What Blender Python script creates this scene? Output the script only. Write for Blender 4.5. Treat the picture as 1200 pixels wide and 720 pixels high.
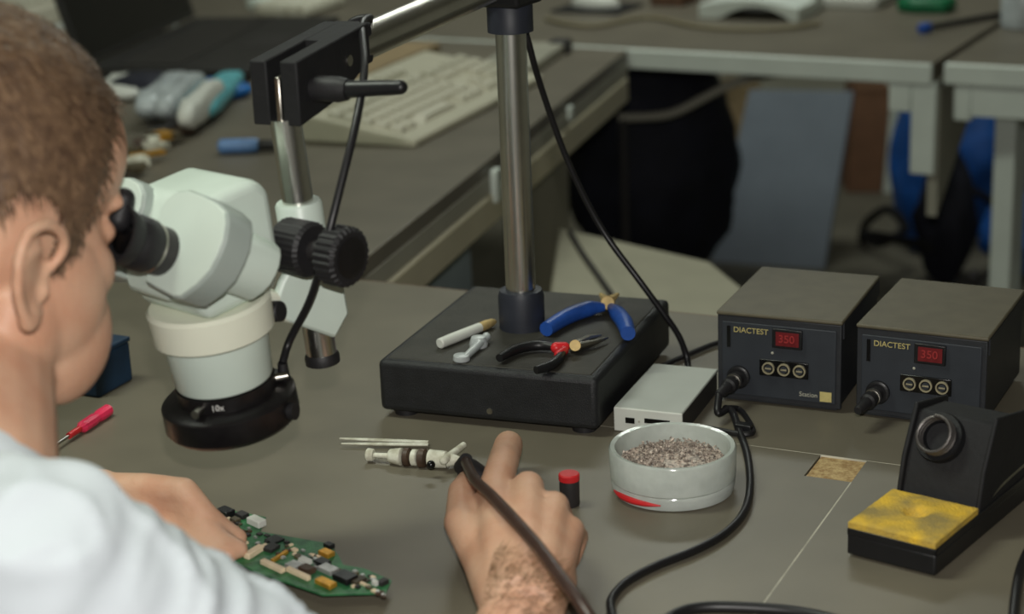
import bpy, bmesh, math, random
from mathutils import Vector, Matrix, noise
for o in list(bpy.data.objects): bpy.data.objects.remove(o)
SC = bpy.context.scene
C = SC.collection
T = 0.74                       # height of the desk tops above the floor
# ------------------------------------------------------------------ camera
CH, PITCH, ROLL, FPX = 0.665, 0.309, -0.0411, 2200.0
_f = Vector((0, math.cos(PITCH), -math.sin(PITCH)))
_r0 = Vector((1, 0, 0)); _u0 = _r0.cross(_f)
_r = _r0*math.cos(ROLL) + _u0*math.sin(ROLL)
_u = _u0*math.cos(ROLL) - _r0*math.sin(ROLL)
CAMP = Vector((0, 0, T+CH))
cam = bpy.data.cameras.new('camera'); camo = bpy.data.objects.new('camera', cam); C.objects.link(camo)
camo.matrix_world = Matrix(((_r.x, _u.x, -_f.x, CAMP.x), (_r.y, _u.y, -_f.y, CAMP.y), (_r.z, _u.z, -_f.z, CAMP.z), (0, 0, 0, 1)))
cam.sensor_width = 36; cam.lens = FPX*36/1200; cam.clip_start = 0.05
cam.dof.use_dof = True; cam.dof.focus_distance = 1.72; cam.dof.aperture_fstop = 4.6
SC.camera = camo
# ------------------------------------------------------------------ world, lights, exposure
SC.view_settings.view_transform = 'Standard'; SC.view_settings.look = 'None'
SC.view_settings.gamma = 1.0; SC.view_settings.use_curve_mapping = False
SC.view_settings.exposure = 0.0
w = bpy.data.worlds.new('world'); SC.world = w; w.use_nodes = True
w.node_tree.nodes['Background'].inputs[0].default_value = (0.80, 0.86, 0.74, 1)
w.node_tree.nodes['Background'].inputs[1].default_value = 0.10
def area_light(name, loc, target, size, energy, col, sy=None):
    l = bpy.data.lights.new(name, 'AREA'); l.energy = energy; l.color = col; l.size = size
    if sy: l.shape = 'RECTANGLE'; l.size_y = sy
    o = bpy.data.objects.new(name, l); C.objects.link(o); o.location = loc
    o.rotation_euler = (Vector(target)-Vector(loc)).to_track_quat('-Z', 'Y').to_euler()
    return o
area_light('camera_flash', CAMP + _u*0.085 + _f*0.03, (0.0, 1.6, T+0.1), 0.03, 15.0, (1.0, 0.97, 0.92), 0.02)
area_light('ceiling_tube_light', (-0.9, 1.6, 2.62), (-0.9, 1.6, 0), 1.2, 24.0, (0.93, 1.0, 0.86), 0.3)
area_light('ceiling_tube_light', (0.3, 4.2, 2.62), (0.3, 4.2, 0), 1.2, 22.0, (0.94, 1.0, 0.92), 0.3)

# ------------------------------------------------------------------ pixel to point
def ray(px, py): return _f + _r*((px-600)/FPX) - _u*((py-360)/FPX)
def D(px, py, z=0.0):          # point at height z above the desk plane
    d = ray(px, py); return CAMP + d*((T+z-CAMP.z)/d.z)
def A(px, py, y):              # point at world y
    d = ray(px, py); return CAMP + d*(y/d.y)
def onplane(px, py, p0, n):
    d = ray(px, py); return CAMP + d*((p0-CAMP).dot(n)/d.dot(n))
V = Vector
def srgb(r, g, b):
    f = lambda c: (c/12.92 if c <= 0.04045 else ((c+0.055)/1.055)**2.4)
    return (f(r/255), f(g/255), f(b/255), 1)

# ------------------------------------------------------------------ materials
MATS = {}
def mat(name, col, rough=0.5, metal=0.0, var=0.0, vscale=40, bump=0.0, bscale=200, trans=0.0, spec=0.5, emit=0, coat=0, sss=0.0, col2=None, detail=3, alpha=1.0, ior=1.45):
    m = bpy.data.materials.new(name); m.use_nodes = True; nt = m.node_tree; b = nt.nodes['Principled BSDF']
    c = srgb(*col)
    b.inputs['Base Color'].default_value = c; b.inputs['Roughness'].default_value = rough; b.inputs['Metallic'].default_value = metal
    b.inputs['Specular IOR Level'].default_value = spec; b.inputs['Transmission Weight'].default_value = trans
    b.inputs['Coat Weight'].default_value = coat; b.inputs['IOR'].default_value = ior; b.inputs['Alpha'].default_value = alpha
    if sss: b.inputs['Subsurface Weight'].default_value = sss; b.inputs['Subsurface Radius'].default_value = (0.01, 0.004, 0.002); b.inputs['Subsurface Scale'].default_value = 0.4
    if emit: b.inputs['Emission Color'].default_value = c; b.inputs['Emission Strength'].default_value = emit
    tc = nt.nodes.new('ShaderNodeTexCoord')
    if var or col2:
        n = nt.nodes.new('ShaderNodeTexNoise'); n.inputs['Scale'].default_value = vscale; n.inputs['Detail'].default_value = detail
        nt.links.new(tc.outputs['Object'], n.inputs['Vector'])
        r = nt.nodes.new('ShaderNodeValToRGB'); r.color_ramp.elements[0].position = 0.35; r.color_ramp.elements[1].position = 0.65
        if col2: r.color_ramp.elements[0].color = srgb(*col2)
        else: r.color_ramp.elements[0].color = tuple(x*(1-var) for x in c[:3])+(1,)
        r.color_ramp.elements[1].color = c if col2 else tuple(min(1, x*(1+var)) for x in c[:3])+(1,)
        nt.links.new(n.outputs['Fac'], r.inputs['Fac']); nt.links.new(r.outputs['Color'], b.inputs['Base Color'])
    if bump:
        n2 = nt.nodes.new('ShaderNodeTexNoise'); n2.inputs['Scale'].default_value = bscale; n2.inputs['Detail'].default_value = 4
        nt.links.new(tc.outputs['Object'], n2.inputs['Vector'])
        bp = nt.nodes.new('ShaderNodeBump'); bp.inputs['Strength'].default_value = bump; bp.inputs['Distance'].default_value = 0.002
        nt.links.new(n2.outputs['Fac'], bp.inputs['Height']); nt.links.new(bp.outputs['Normal'], b.inputs['Normal'])
    MATS[name] = m; return m
mat('desk', (108, 102, 88), 0.42, var=0.10, vscale=9, bump=0.08, bscale=900)
mat('desk_far', (104, 98, 86), 0.45, var=0.08, vscale=9, bump=0.06, bscale=700)
mat('seam', (186, 182, 166), 0.7, var=0.25, vscale=30)
mat('chipboard', (190, 165, 118), 0.9, col2=(150, 120, 78), vscale=220, bump=0.6, bscale=500)
mat('edge_white', (206, 214, 206), 0.45, var=0.04, vscale=12)
mat('apron_beige', (182, 175, 150), 0.5, var=0.06, vscale=10)
mat('apron_grey', (152, 150, 136), 0.5, var=0.06, vscale=10)
mat('brown_edge', (98, 72, 54), 0.7, var=0.2, vscale=30)
mat('floor', (104, 100, 88), 0.55, var=0.12, vscale=6, bump=0.05)
mat('wall', (176, 174, 160), 0.8, var=0.04, vscale=5, bump=0.1)
mat('ceiling', (205, 205, 196), 0.85, var=0.03, vscale=5)
mat('black_paint', (30, 31, 33), 0.48, var=0.15, vscale=60, bump=0.35, bscale=900)
mat('base_top', (52, 50, 44), 0.6, var=0.18, vscale=40, bump=0.4, bscale=700)
mat('black_plastic', (24, 24, 26), 0.38, var=0.1, vscale=60, bump=0.1, bscale=500)
mat('black_matte', (20, 20, 22), 0.7, var=0.15, vscale=60, bump=0.2)
mat('rubber', (30, 29, 31), 0.55, bump=0.1, bscale=400)
mat('gloss_black', (22, 20, 21), 0.36, var=0.2, vscale=80, bump=0.12, bscale=300)
mat('navy_collar', (40, 43, 52), 0.5, var=0.1, vscale=50)
mat('chrome', (214, 212, 206), 0.26, metal=1.0, var=0.06, vscale=30)
mat('steel', (170, 166, 158), 0.3, metal=1.0, var=0.15, vscale=60)
mat('dark_steel', (96, 92, 90), 0.45, metal=0.7, var=0.15, vscale=60)
mat('brass', (188, 164, 112), 0.6, metal=0.4, var=0.2, vscale=90)
mat('ms_white', (205, 218, 208), 0.38, var=0.03, vscale=20)
mat('ms_grey', (160, 170, 164), 0.42, var=0.03, vscale=20)
mat('ms_cream', (224, 226, 208), 0.38, var=0.03, vscale=20)
mat('skin', (214, 172, 144), 0.5, col2=(204, 154, 126), vscale=28, bump=0.25, bscale=260, sss=0.12)
mat('hair', (112, 88, 66), 0.55, col2=(84, 64, 48), vscale=70, bump=0.5, bscale=420)
mat('strand', (128, 102, 78), 0.5, col2=(84, 64, 50), vscale=120)
mat('arm_hair', (110, 76, 46), 0.5)
mat('shirt', (204, 211, 217), 0.85, var=0.02, vscale=14, bump=0.15, bscale=1500)
mat('trousers', (52, 56, 66), 0.9, var=0.1, vscale=40)
mat('nail', (226, 180, 158), 0.3)
mat('station_lid', (90, 84, 68), 0.55, var=0.08, vscale=50, bump=0.15, bscale=900)
mat('station_body', (40, 42, 46), 0.5, var=0.1, vscale=60, bump=0.15, bscale=700)
mat('station_face', (46, 50, 56), 0.5, var=0.06, vscale=50, bump=0.1, bscale=900)
mat('display_red', (104, 30, 34), 0.3, var=0.15, vscale=120)
mat('digit_red', (150, 48, 48), 0.4, emit=0.05)
mat('label_yellow', (186, 172, 112), 0.6, var=0.1, vscale=200)
mat('label_white', (168, 166, 152), 0.6)
mat('trimmer', (150, 142, 116), 0.4, var=0.15, vscale=200)
mat('white_plastic', (206, 208, 200), 0.45, var=0.03, vscale=30)
mat('box_top', (168, 172, 164), 0.4, var=0.03, vscale=30)
mat('dark_grey', (44, 42, 42), 0.5, var=0.1, vscale=40)
mat('grey_board', (128, 138, 148), 0.6, var=0.05, vscale=10)
mat('brown_card', (112, 80, 58), 0.8, var=0.1, vscale=20)
mat('blue_bag', (26, 84, 160), 0.6, var=0.2, vscale=14, bump=0.5, bscale=40)
mat('navy_bag', (22, 24, 36), 0.75, var=0.3, vscale=12, bump=0.6, bscale=30)
mat('blue_grip', (36, 78, 158), 0.38, var=0.1, vscale=90)
mat('blue_pale', (92, 128, 176), 0.4, var=0.1, vscale=60)
mat('red_grip', (206, 40, 46), 0.35, var=0.08, vscale=90)
mat('pink_grip', (232, 52, 92), 0.35, var=0.08, vscale=90)
mat('red_cap', (196, 36, 40), 0.45, var=0.1, vscale=60)
mat('clear_plastic', (206, 212, 212), 0.3, trans=0.35, var=0.05, vscale=60)
mat('dish_glass', (224, 231, 224), 0.14, trans=0.42, var=0.08, vscale=50, bump=0.25, bscale=90)
mat('grains', (214, 198, 184), 0.5, col2=(96, 86, 80), vscale=260, metal=0.1)
mat('sponge', (228, 186, 60), 0.95, col2=(150, 132, 80), vscale=34, bump=0.8, bscale=420)
mat('sponge_clean', (240, 200, 50), 0.95, var=0.1, vscale=120, bump=0.8, bscale=420)
mat('pcb', (62, 124, 78), 0.4, col2=(38, 88, 56), vscale=90, bump=0.2, bscale=500)
mat('pcb_old', (96, 88, 66), 0.5, col2=(58, 50, 40), vscale=70)
mat('gold', (214, 160, 64), 0.35, metal=0.6, var=0.2, vscale=150)
mat('cream_part', (228, 208, 176), 0.5, var=0.08, vscale=80)
mat('solder', (186, 186, 184), 0.4, metal=0.6, var=0.2, vscale=120)
mat('dirty_white', (222, 222, 206), 0.6, col2=(176, 172, 152), vscale=90)
mat('brown_clot', (70, 54, 42), 0.5, var=0.3, vscale=120)
mat('key_beige', (196, 192, 174), 0.55, var=0.03, vscale=30)
mat('kb_body', (184, 180, 160), 0.55, var=0.03, vscale=20)
mat('cardboard', (140, 122, 92), 0.85, var=0.1, vscale=16)
mat('strip_brown', (104, 78, 54), 0.6, col2=(82, 58, 40), vscale=24)
mat('pale_blue_panel', (150, 164, 168), 0.55, var=0.04, vscale=14)
mat('beige_metal', (158, 154, 134), 0.5, var=0.05, vscale=12)
mat('green_plastic', (20, 104, 66), 0.4, var=0.1, vscale=40)
mat('laptop', (38, 37, 35), 0.55, var=0.15, vscale=40, bump=0.1)
mat('laptop_key', (50, 48, 45), 0.6)
mat('screen_black', (12, 12, 13), 0.25)
mat('teal_box', (24, 50, 74), 0.6, var=0.2, vscale=40)
mat('bag_plastic', (196, 204, 206), 0.25, trans=0.25, var=0.15, vscale=30, bump=0.5, bscale=60)
mat('bag_blue', (30, 104, 176), 0.35, var=0.2, vscale=40, bump=0.5, bscale=60)
mat('bag_teal', (96, 176, 186), 0.35, var=0.2, vscale=40, bump=0.5, bscale=60)
mat('brown_cable', (62, 44, 38), 0.3, var=0.15, vscale=90)
mat('black_cable', (26, 25, 27), 0.4)
mat('beige_cable', (128, 120, 96), 0.6)
mat('white_text', (215, 215, 210), 0.6)

# ------------------------------------------------------------------ mesh builder
def basis(z, hint=V((0, 0, 1))):
    z = z.normalized()
    if abs(z.dot(hint)) > 0.98: hint = V((1, 0, 0))
    x = hint.cross(z).normalized(); y = z.cross(x)
    return x, y, z
def catmull(pts, n=8):
    pts = [V(p) for p in pts]
    if len(pts) < 3: return pts
    P = [pts[0]*2-pts[1]] + pts + [pts[-1]*2-pts[-2]]; out = []
    for i in range(1, len(P)-2):
        a, b, c, d = P[i-1:i+3]
        for k in range(n):
            t = k/n
            out.append(0.5*((2*b)+(c-a)*t+(2*a-5*b+4*c-d)*t*t+(3*b-a-3*c+d)*t**3))
    out.append(pts[-1]); return out
class MB:
    def __init__(s): s.v = []; s.f = []
    def add(s, vs, fs):
        o = len(s.v); s.v += [V(p) for p in vs]; s.f += [[i+o for i in f] for f in fs]; return s
    def box(s, c, ax, ay, az):              # centre and three half-axis vectors
        c, ax, ay, az = V(c), V(ax), V(ay), V(az)
        vs = [c+ax*i+ay*j+az*k for k in (-1, 1) for j in (-1, 1) for i in (-1, 1)]
        return s.add(vs, [(0, 2, 3, 1), (4, 5, 7, 6), (0, 1, 5, 4), (2, 6, 7, 3), (0, 4, 6, 2), (1, 3, 7, 5)])
    def abox(s, x0, x1, y0, y1, z0, z1):
        return s.box(((x0+x1)/2, (y0+y1)/2, (z0+z1)/2), ((x1-x0)/2, 0, 0), (0, (y1-y0)/2, 0), (0, 0, (z1-z0)/2))
    def prism(s, poly, vec):
        n = len(poly); vec = V(vec); poly = [V(p) for p in poly]
        return s.add(poly+[p+vec for p in poly], [tuple(range(n))[::-1], tuple(range(n, 2*n))]+[(i, (i+1) % n, n+(i+1) % n, n+i) for i in range(n)])
    def tube(s, path, r, n=10, smooth=0, cap=True):
        path = catmull(path, smooth) if smooth else [V(p) for p in path]
        m = len(path); vs = []; fs = []; x = None
        for i, p in enumerate(path):
            t = (path[min(i+1, m-1)]-path[max(i-1, 0)])
            t = t.normalized() if t.length > 1e-9 else V((0, 0, 1))
            if x is None: x, y, _ = basis(t)
            else:
                x = x - t*x.dot(t)
                x = x.normalized() if x.length > 1e-6 else basis(t)[0]
            y = t.cross(x)
            if isinstance(r, (list, tuple)):
                k = i/(m-1)*(len(r)-1); a = int(min(k, len(r)-2)); rr = r[a]+(r[a+1]-r[a])*(k-a)
            else: rr = r
            vs += [p + x*rr*math.cos(2*math.pi*j/n) + y*rr*math.sin(2*math.pi*j/n) for j in range(n)]
        for i in range(m-1):
            fs += [(i*n+j, i*n+(j+1) % n, (i+1)*n+(j+1) % n, (i+1)*n+j) for j in range(n)]
        if cap: fs += [tuple(range(n))[::-1], tuple(range((m-1)*n, m*n))]
        return s.add(vs, fs)
    def cyl(s, p0, p1, r0, r1=None, n=24):
        return s.tube([p0, p1], [r0, r0 if r1 is None else r1], n)
    def lathe(s, prof, o, ax=V((0, 0, 1)), n=40, hint=V((0, 0, 1)), closed=False):
        x, y, z = basis(V(ax), hint); o = V(o); m = len(prof); vs = []; fs = []
        for r, h in prof:
            vs += [o + z*h + x*max(r, 1e-5)*math.cos(2*math.pi*j/n) + y*max(r, 1e-5)*math.sin(2*math.pi*j/n) for j in range(n)]
        for i in range(m if closed else m-1):
            k = (i+1) % m
            fs += [(i*n+j, i*n+(j+1) % n, k*n+(j+1) % n, k*n+j) for j in range(n)]
        if not closed: fs += [tuple(range(n))[::-1], tuple(range((m-1)*n, m*n))]
        return s.add(vs, fs)
    def ell(s, c, rx, ry, rz, X=V((1, 0, 0)), Y=V((0, 1, 0)), Z=V((0, 0, 1)), n=20, m=12):
        c = V(c); vs = [c - Z*rz]; fs = []
        for i in range(1, m):
            a = math.pi*i/m - math.pi/2
            vs += [c + X*rx*math.cos(a)*math.cos(2*math.pi*j/n) + Y*ry*math.cos(a)*math.sin(2*math.pi*j/n) + Z*rz*math.sin(a) for j in range(n)]
        vs.append(c + Z*rz); L = len(vs)-1
        fs += [(0, 1+(j+1) % n, 1+j) for j in range(n)]
        for i in range(m-2):
            fs += [(1+i*n+j, 1+i*n+(j+1) % n, 1+(i+1)*n+(j+1) % n, 1+(i+1)*n+j) for j in range(n)]
        fs += [(L, L-n+j, L-n+(j+1) % n) for j in range(n)]
        return s.add(vs, fs)
    def cap(s, p0, p1, r0, r1=None, n=14):  # capsule
        r1 = r0 if r1 is None else r1; p0, p1 = V(p0), V(p1)
        s.tube([p0, p1], [r0, r1], n); s.ell(p0, r0, r0, r0, n=n, m=8); s.ell(p1, r1, r1, r1, n=n, m=8); return s
    def mesh(s, name, smooth=40):
        me = bpy.data.meshes.new(name); me.from_pydata([tuple(p) for p in s.v], [], s.f)
        bm = bmesh.new(); bm.from_mesh(me); bmesh.ops.recalc_face_normals(bm, faces=bm.faces); bm.to_mesh(me); bm.free()
        if smooth:
            me.shade_smooth()
            if smooth < 180: me.set_sharp_from_angle(angle=math.radians(smooth))
        return me
    def build(s, name, m, parent=None, smooth=40, bevel=0, world=True, seg=2):
        if parent is not None and world:
            inv = PINV[parent.name]
            s.v = [inv @ p for p in s.v]
        me = s.mesh(name, smooth); me.materials.append(MATS[m])
        o = bpy.data.objects.new(name, me); C.objects.link(o)
        if parent is not None: o.parent = parent; PINV[o.name] = PINV[parent.name]
        if bevel:
            b = o.modifiers.new('bevel', 'BEVEL'); b.width = bevel; b.segments = seg; b.limit_method = 'ANGLE'; b.angle_limit = math.radians(35)
        return o
PINV = {}
def tag(o, label=None, cat=None, group=None, kind=None):
    if label: o['label'] = label
    if cat: o['category'] = cat
    if group: o['group'] = group
    if kind: o['kind'] = kind
    return o
def thing(name, loc, label, cat, rotz=0.0, group=None, M=None):
    o = bpy.data.objects.new(name, None); C.objects.link(o); o.empty_display_size = 0.02
    M = M or (Matrix.Translation(V(loc)) @ Matrix.Rotation(rotz, 4, 'Z'))
    o.matrix_world = M; PINV[o.name] = M.inverted()
    return tag(o, label, cat, group)
def single(mb, name, m, label, cat, group=None, **k):
    """a thing that is one mesh, with its origin at its base"""
    lo = V((sum(p.x for p in mb.v)/len(mb.v), sum(p.y for p in mb.v)/len(mb.v), min(p.z for p in mb.v)))
    mb.v = [p-lo for p in mb.v]
    o = mb.build(name, m, None, **k); o.location = lo
    return tag(o, label, cat, group)
def struct(mb, name, m, **k):
    o = mb.build(name, m, None, **k); o['kind'] = 'structure'; return o
def text(name, s, M, size, m, parent, ext=0.0002):
    cu = bpy.data.curves.new(name, 'FONT'); cu.body = s; cu.size = size; cu.extrude = ext; cu.align_x = 'LEFT'; cu.align_y = 'CENTER'
    t = bpy.data.objects.new(name+'_tmp', cu); C.objects.link(t)
    dg = bpy.context.evaluated_depsgraph_get(); me = bpy.data.meshes.new_from_object(t.evaluated_get(dg))
    bpy.data.objects.remove(t); me.transform(M); me.materials.clear(); me.materials.append(MATS[m])
    o = bpy.data.objects.new(name, me); C.objects.link(o); o.parent = parent; return o
def remesh(mb, voxel, smooth_it=4):
    """weld the overlapping lumps of mb into one continuous skin"""
    me = mb.mesh('tmp', 0); o = bpy.data.objects.new('tmp', me); C.objects.link(o)
    r = o.modifiers.new('r', 'REMESH'); r.mode = 'VOXEL'; r.voxel_size = voxel
    s = o.modifiers.new('s', 'SMOOTH'); s.iterations = smooth_it; s.factor = 0.5
    dg = bpy.context.evaluated_depsgraph_get(); out = bpy.data.meshes.new_from_object(o.evaluated_get(dg))
    bpy.data.objects.remove(o); out.shade_smooth(); return out
def mesh_obj(me, name, m, parent=None):
    me.materials.clear(); me.materials.append(MATS[m])
    o = bpy.data.objects.new(name, me); C.objects.link(o)
    if parent is not None: o.parent = parent; PINV[o.name] = PINV[parent.name]
    return o
UP = V((0, 0, 1))

# ================================================================== SETTING
struct(MB().abox(-3.2, 3.2, -1.6, 6.6, -0.1, 0), 'floor', 'floor')
struct(MB().abox(-3.2, 3.2, 6.6, 6.7, 0, 2.7), 'wall_back', 'wall')
struct(MB().abox(-3.3, -3.2, -1.6, 6.6, 0, 2.7), 'wall_left', 'wall')
struct(MB().abox(3.2, 3.3, -1.6, 6.6, 0, 2.7), 'wall_right', 'wall')
struct(MB().abox(-3.2, 3.2, -1.7, -1.6, 0, 2.7), 'wall_front', 'wall')
struct(MB().abox(-3.2, 3.2, -1.6, 6.6, 2.7, 2.8), 'ceiling', 'ceiling')

# ------------------------------------------------------------------ main desk
YAW = math.radians(-25.8)
DX = V((math.cos(YAW), math.sin(YAW), 0)); DY = V((-math.sin(YAW), math.cos(YAW), 0))
BE = V((0, 2.128, T))
def dk(u, v, z=0): return BE + DX*u + DY*v + UP*z
def duv(p): q = p-BE; return q.dot(DX), q.dot(DY)
desk = thing('workbench_desk', dk(0, -0.45) - UP*T, 'olive grey workbench desk carrying the microscope and soldering stations', 'desk')
sv = (duv(D(893, 708))[0] + duv(D(1005, 556))[0])/2          # seam across the depth
sh = (duv(D(880, 522))[1] + duv(D(1065, 547))[1])/2          # seam along the length
G = 0.0007; DL, DR, DF = -1.15, 1.15, -0.805
def slab(u0, u1, v0, v1, z0, z1, name, m, par, bevel=0):
    return MB().prism([dk(u0, v0, z0), dk(u1, v0, z0), dk(u1, v1, z0), dk(u0, v1, z0)], UP*(z1-z0)).build(name, m, par, 30, bevel)
slab(DL, DR, DF, 0, -0.028, -0.003, 'core_board', 'seam', desk)
hp = [duv(D(*p)) for p in ((943, 561), (1003, 563), (1012, 541), (957, 535))]
hu0, hu1 = sum(p[0] for p in (hp[0], hp[3]))/2, sum(p[0] for p in (hp[1], hp[2]))/2
hv0, hv1 = sum(p[1] for p in hp[:2])/2, sh-G
us = duv(D(690, 490))[0]
slab(us, DR, sh-G, sh+G, -0.003, -0.0002, 'seam_strip', 'seam', desk)
slab(sv-G, sv+G, DF, hv0, -0.003, -0.0002, 'seam_strip', 'seam', desk)
slab(us, DR, sh+G, 0, -0.003, 0, 'laminate_sheet', 'desk', desk)
# near left sheet with a rectangular cut-out for the bare chipboard patch
def lam(pts):
    return MB().prism([dk(u, v, -0.003) for u, v in pts], UP*0.003).build('laminate_sheet', 'desk', desk, 30)
lam([(DL, DF), (sv-G, DF), (sv-G, hv0), (hu0, hv0), (hu0, sh-G), (us, sh-G), (us, 0), (DL, 0)])
lam([(sv+G, DF), (DR, DF), (DR, sh-G), (hu1, sh-G), (hu1, hv0), (sv+G, hv0)])
slab(hu0+0.001, hu1-0.001, hv0+0.001, sh-0.001, -0.003, -0.0015, 'bare_chipboard_patch', 'chipboard', desk)
slab(DL, DR, 0, 0.002, -0.03, 0, 'edge_band', 'brown_edge', desk)
slab(DL, DR, DF-0.002, DF, -0.03, 0, 'edge_band', 'brown_edge', desk)
for u in (DL+0.05, DR-0.05):
    for v in (DF+0.06, -0.06):
        MB().prism([dk(u-0.02, v-0.02, -T), dk(u+0.02, v-0.02, -T), dk(u+0.02, v+0.02, -T), dk(u-0.02, v+0.02, -T)], UP*(T-0.028)).build('leg', 'beige_metal', desk, 30)

# ------------------------------------------------------------------ side table on the left
P1 = D(397, 327); P2 = D(735, 58)
P1 = P1 + DY*(0.004-duv(P1)[1])
e = (P2-P1).normalized(); BD = (D(1095, 74)-D(740, 56)).normalized()
P3 = P2 - BD*1.5; P4 = P1 - DX*1.25
side = thing('side_table', (P1+P2+P3+P4)/4 - UP*T, 'long grey topped side table with beige apron under the keyboard', 'table')
MB().prism([p-UP*0.024 for p in (P1, P2, P3, P4)], UP*0.024).build('table_top', 'desk_far', side, 30, 0.002)
out = V((e.y, -e.x, 0))
MB().prism([P1-UP*0.052+out*0.001, P2-UP*0.052+out*0.001, P2-UP*0.052-out*0.03, P1-UP*0.052-out*0.03], UP*0.0275).build('upper_rail', 'apron_grey', side, 30, 0.001)
MB().prism([P1-UP*0.102+out*0.006, P2-UP*0.102-e*0.02+out*0.006, P2-UP*0.102-e*0.02-out*0.02, P1-UP*0.102-out*0.02], UP*0.0495).build('apron', 'apron_beige', side, 30, 0.004)
pc = onplane(581, 217, P1+out*0.007, out)
MB().box(pc, e*0.014, out*0.006, UP*0.026).build('clip', 'edge_white', side, 30, 0.003)
pc = onplane(668, 132, P1+out*0.007, out)
MB().box(pc, e*0.012, out*0.004, UP*0.012).build('clip', 'edge_white', side, 30, 0.003)
# panel legs set back under the top
for t0, t1 in ((0.66, 0.86),):
    L = (P2-P1).length
    q0, q1 = P1+e*t0*L-out*0.07, P1+e*t1*L-out*0.07
    MB().prism([q0-UP*(T), q1-UP*(T), q1-UP*T-out*0.04, q0-UP*T-out*0.04], UP*(T-0.104)).build('panel_leg', 'beige_metal', side, 30, 0.004)
for p in (P3*0.9+P1*0.1, P4*0.92+P2*0.08):
    MB().box(p-UP*(T/2+0.013), V((0.02, 0, 0)), V((0, 0.02, 0)), UP*(T/2-0.013)).build('leg', 'beige_metal', side, 30)
L = (P2-P1).length
cab0 = P1+e*0.12*L-out*0.10
cabn = thing('drawer_cabinet', cab0+e*0.3-out*0.2-UP*T, 'pale blue grey drawer cabinet under the side table', 'cabinet')
MB().prism([cab0-UP*T, cab0+e*0.60-UP*T, cab0+e*0.60-UP*T-out*0.4, cab0-UP*T-out*0.4], UP*(T-0.15)).build('body', 'pale_blue_panel', cabn, 30, 0.003)
for k in range(3):
    dr = MB().box(cab0+e*0.30+out*0.008-UP*(0.27+0.19*k), e*0.285, out*0.008, UP*0.085).build('drawer', 'pale_blue_panel', cabn, 30, 0.003)
    MB().box(cab0+e*0.30+out*0.02-UP*(0.22+0.19*k), e*0.06, out*0.006, UP*0.006).build('handle', 'white_plastic', dr, 30, 0.002)

# ------------------------------------------------------------------ far tables
BN = V((-BD.y, BD.x, 0))
def far_table(p0, p1, depth, label, legs):
    t = thing('far_table', (p0+p1)/2 + BN*depth/2 - UP*T, label, 'table')
    MB().prism([q-UP*0.036 for q in (p0+BN*0.012, p1+BN*0.012, p1+BN*depth, p0+BN*depth)], UP*0.036).build('table_top', 'desk_far', t, 30)
    MB().prism([q-UP*0.04 for q in (p0, p1, p1+BN*0.012, p0+BN*0.012)], UP*0.0405).build('front_edge', 'edge_white', t, 30, 0.004)
    return t
Q0 = D(739, 54); Q1 = D(1096, 73); R0 = D(1106, 74.5); R1 = R0 + BD*1.0
Q0 = P2 + BN*0.004 + BD*0.004; Q1 = Q0 + BD*(Q1-Q0).dot(BD); 
ft = far_table(Q0-BD*1.5, Q1, 0.85, 'long far table with white front edge holding the white cradle', 0)
def vbox(t, name, pxa, pxb, top, bot, y0, dep, m, bev=0.003):
    """upright member: pixel span pxa..pxb on the front plane through y0 point, from height top to bot"""
    a = onplane(pxa[0], pxa[1], y0, BN); b = onplane(pxb[0], pxb[1], y0, BN)
    wv = BD*((b-a).dot(BD))
    return MB().prism([V((q.x, q.y, T+bot)) for q in (a, a+wv, a+wv+BN*dep, a+BN*dep)], UP*(top-bot)).build(name, m, t, 30, bev)
pf = Q1+BN*0.01
zz = lambda px, py, p0: onplane(px, py, p0, BN).z - T
vbox(ft, 'leg_bracket', (1068, 95), (1097, 95), -0.036, zz(1080, 205, pf), pf, 0.03, 'edge_white')
vbox(ft, 'corner_block', (1041, 110), (1067, 110), -0.036, zz(1050, 131, pf), pf, 0.05, 'edge_white')
pb = Q1+BN*0.25
br = [Q1+BN*0.03-BD*0.01-UP*0.05, Q1+BN*0.03-BD*0.01-UP*0.30, Q1+BN*0.40-BD*0.01-UP*0.05]
MB().prism(br, BD*0.02).build('brace_plate', 'apron_grey', ft, 30)
MB().box(Q0-BD*1.45+BN*0.4-UP*(T/2+0.02), BD*0.02, BN*0.35, UP*(T/2-0.02)).build('panel_leg', 'edge_white', ft, 30)
MB().box(Q1-BD*0.02+BN*0.80-UP*(T/2+0.02), BD*0.02, BN*0.02, UP*(T/2-0.02)).build('leg', 'edge_white', ft, 30)
ft2 = far_table(R0, R1, 0.85, 'far table with white apron and slim white leg beside the blue bags', 0)
pf2 = R0+BN*0.015
vbox(ft2, 'corner_block', (1117, 110), (1139, 110), -0.036, zz(1128, 143, pf2), pf2, 0.03, 'edge_white', 0.006)
a = onplane(1139, 115, pf2, BN)
MB().prism([V((q.x, q.y, T+zz(1150, 137, pf2))) for q in (a, a+BD*0.7, a+BD*0.7+BN*0.02, a+BN*0.02)], UP*(-0.036-zz(1150, 137, pf2))).build('apron', 'edge_white', ft2, 30)
pl = R0+BN*0.14
vbox(ft2, 'leg', (1162, 240), (1187, 240), -0.036, -T, pl, 0.04, 'edge_white')
MB().box(R1-BD*0.05+BN*0.14-UP*(T/2+0.018), BD*0.02, BN*0.02, UP*(T/2-0.018)).build('leg', 'edge_white', ft2, 30)
MB().box(R1-BD*0.05+BN*0.80-UP*(T/2+0.018), BD*0.02, BN*0.02, UP*(T/2-0.018)).build('leg', 'edge_white', ft2, 30)
MB().box(R0+BD*0.05+BN*0.80-UP*(T/2+0.018), BD*0.02, BN*0.02, UP*(T/2-0.018)).build('leg', 'edge_white', ft2, 30)

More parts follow.
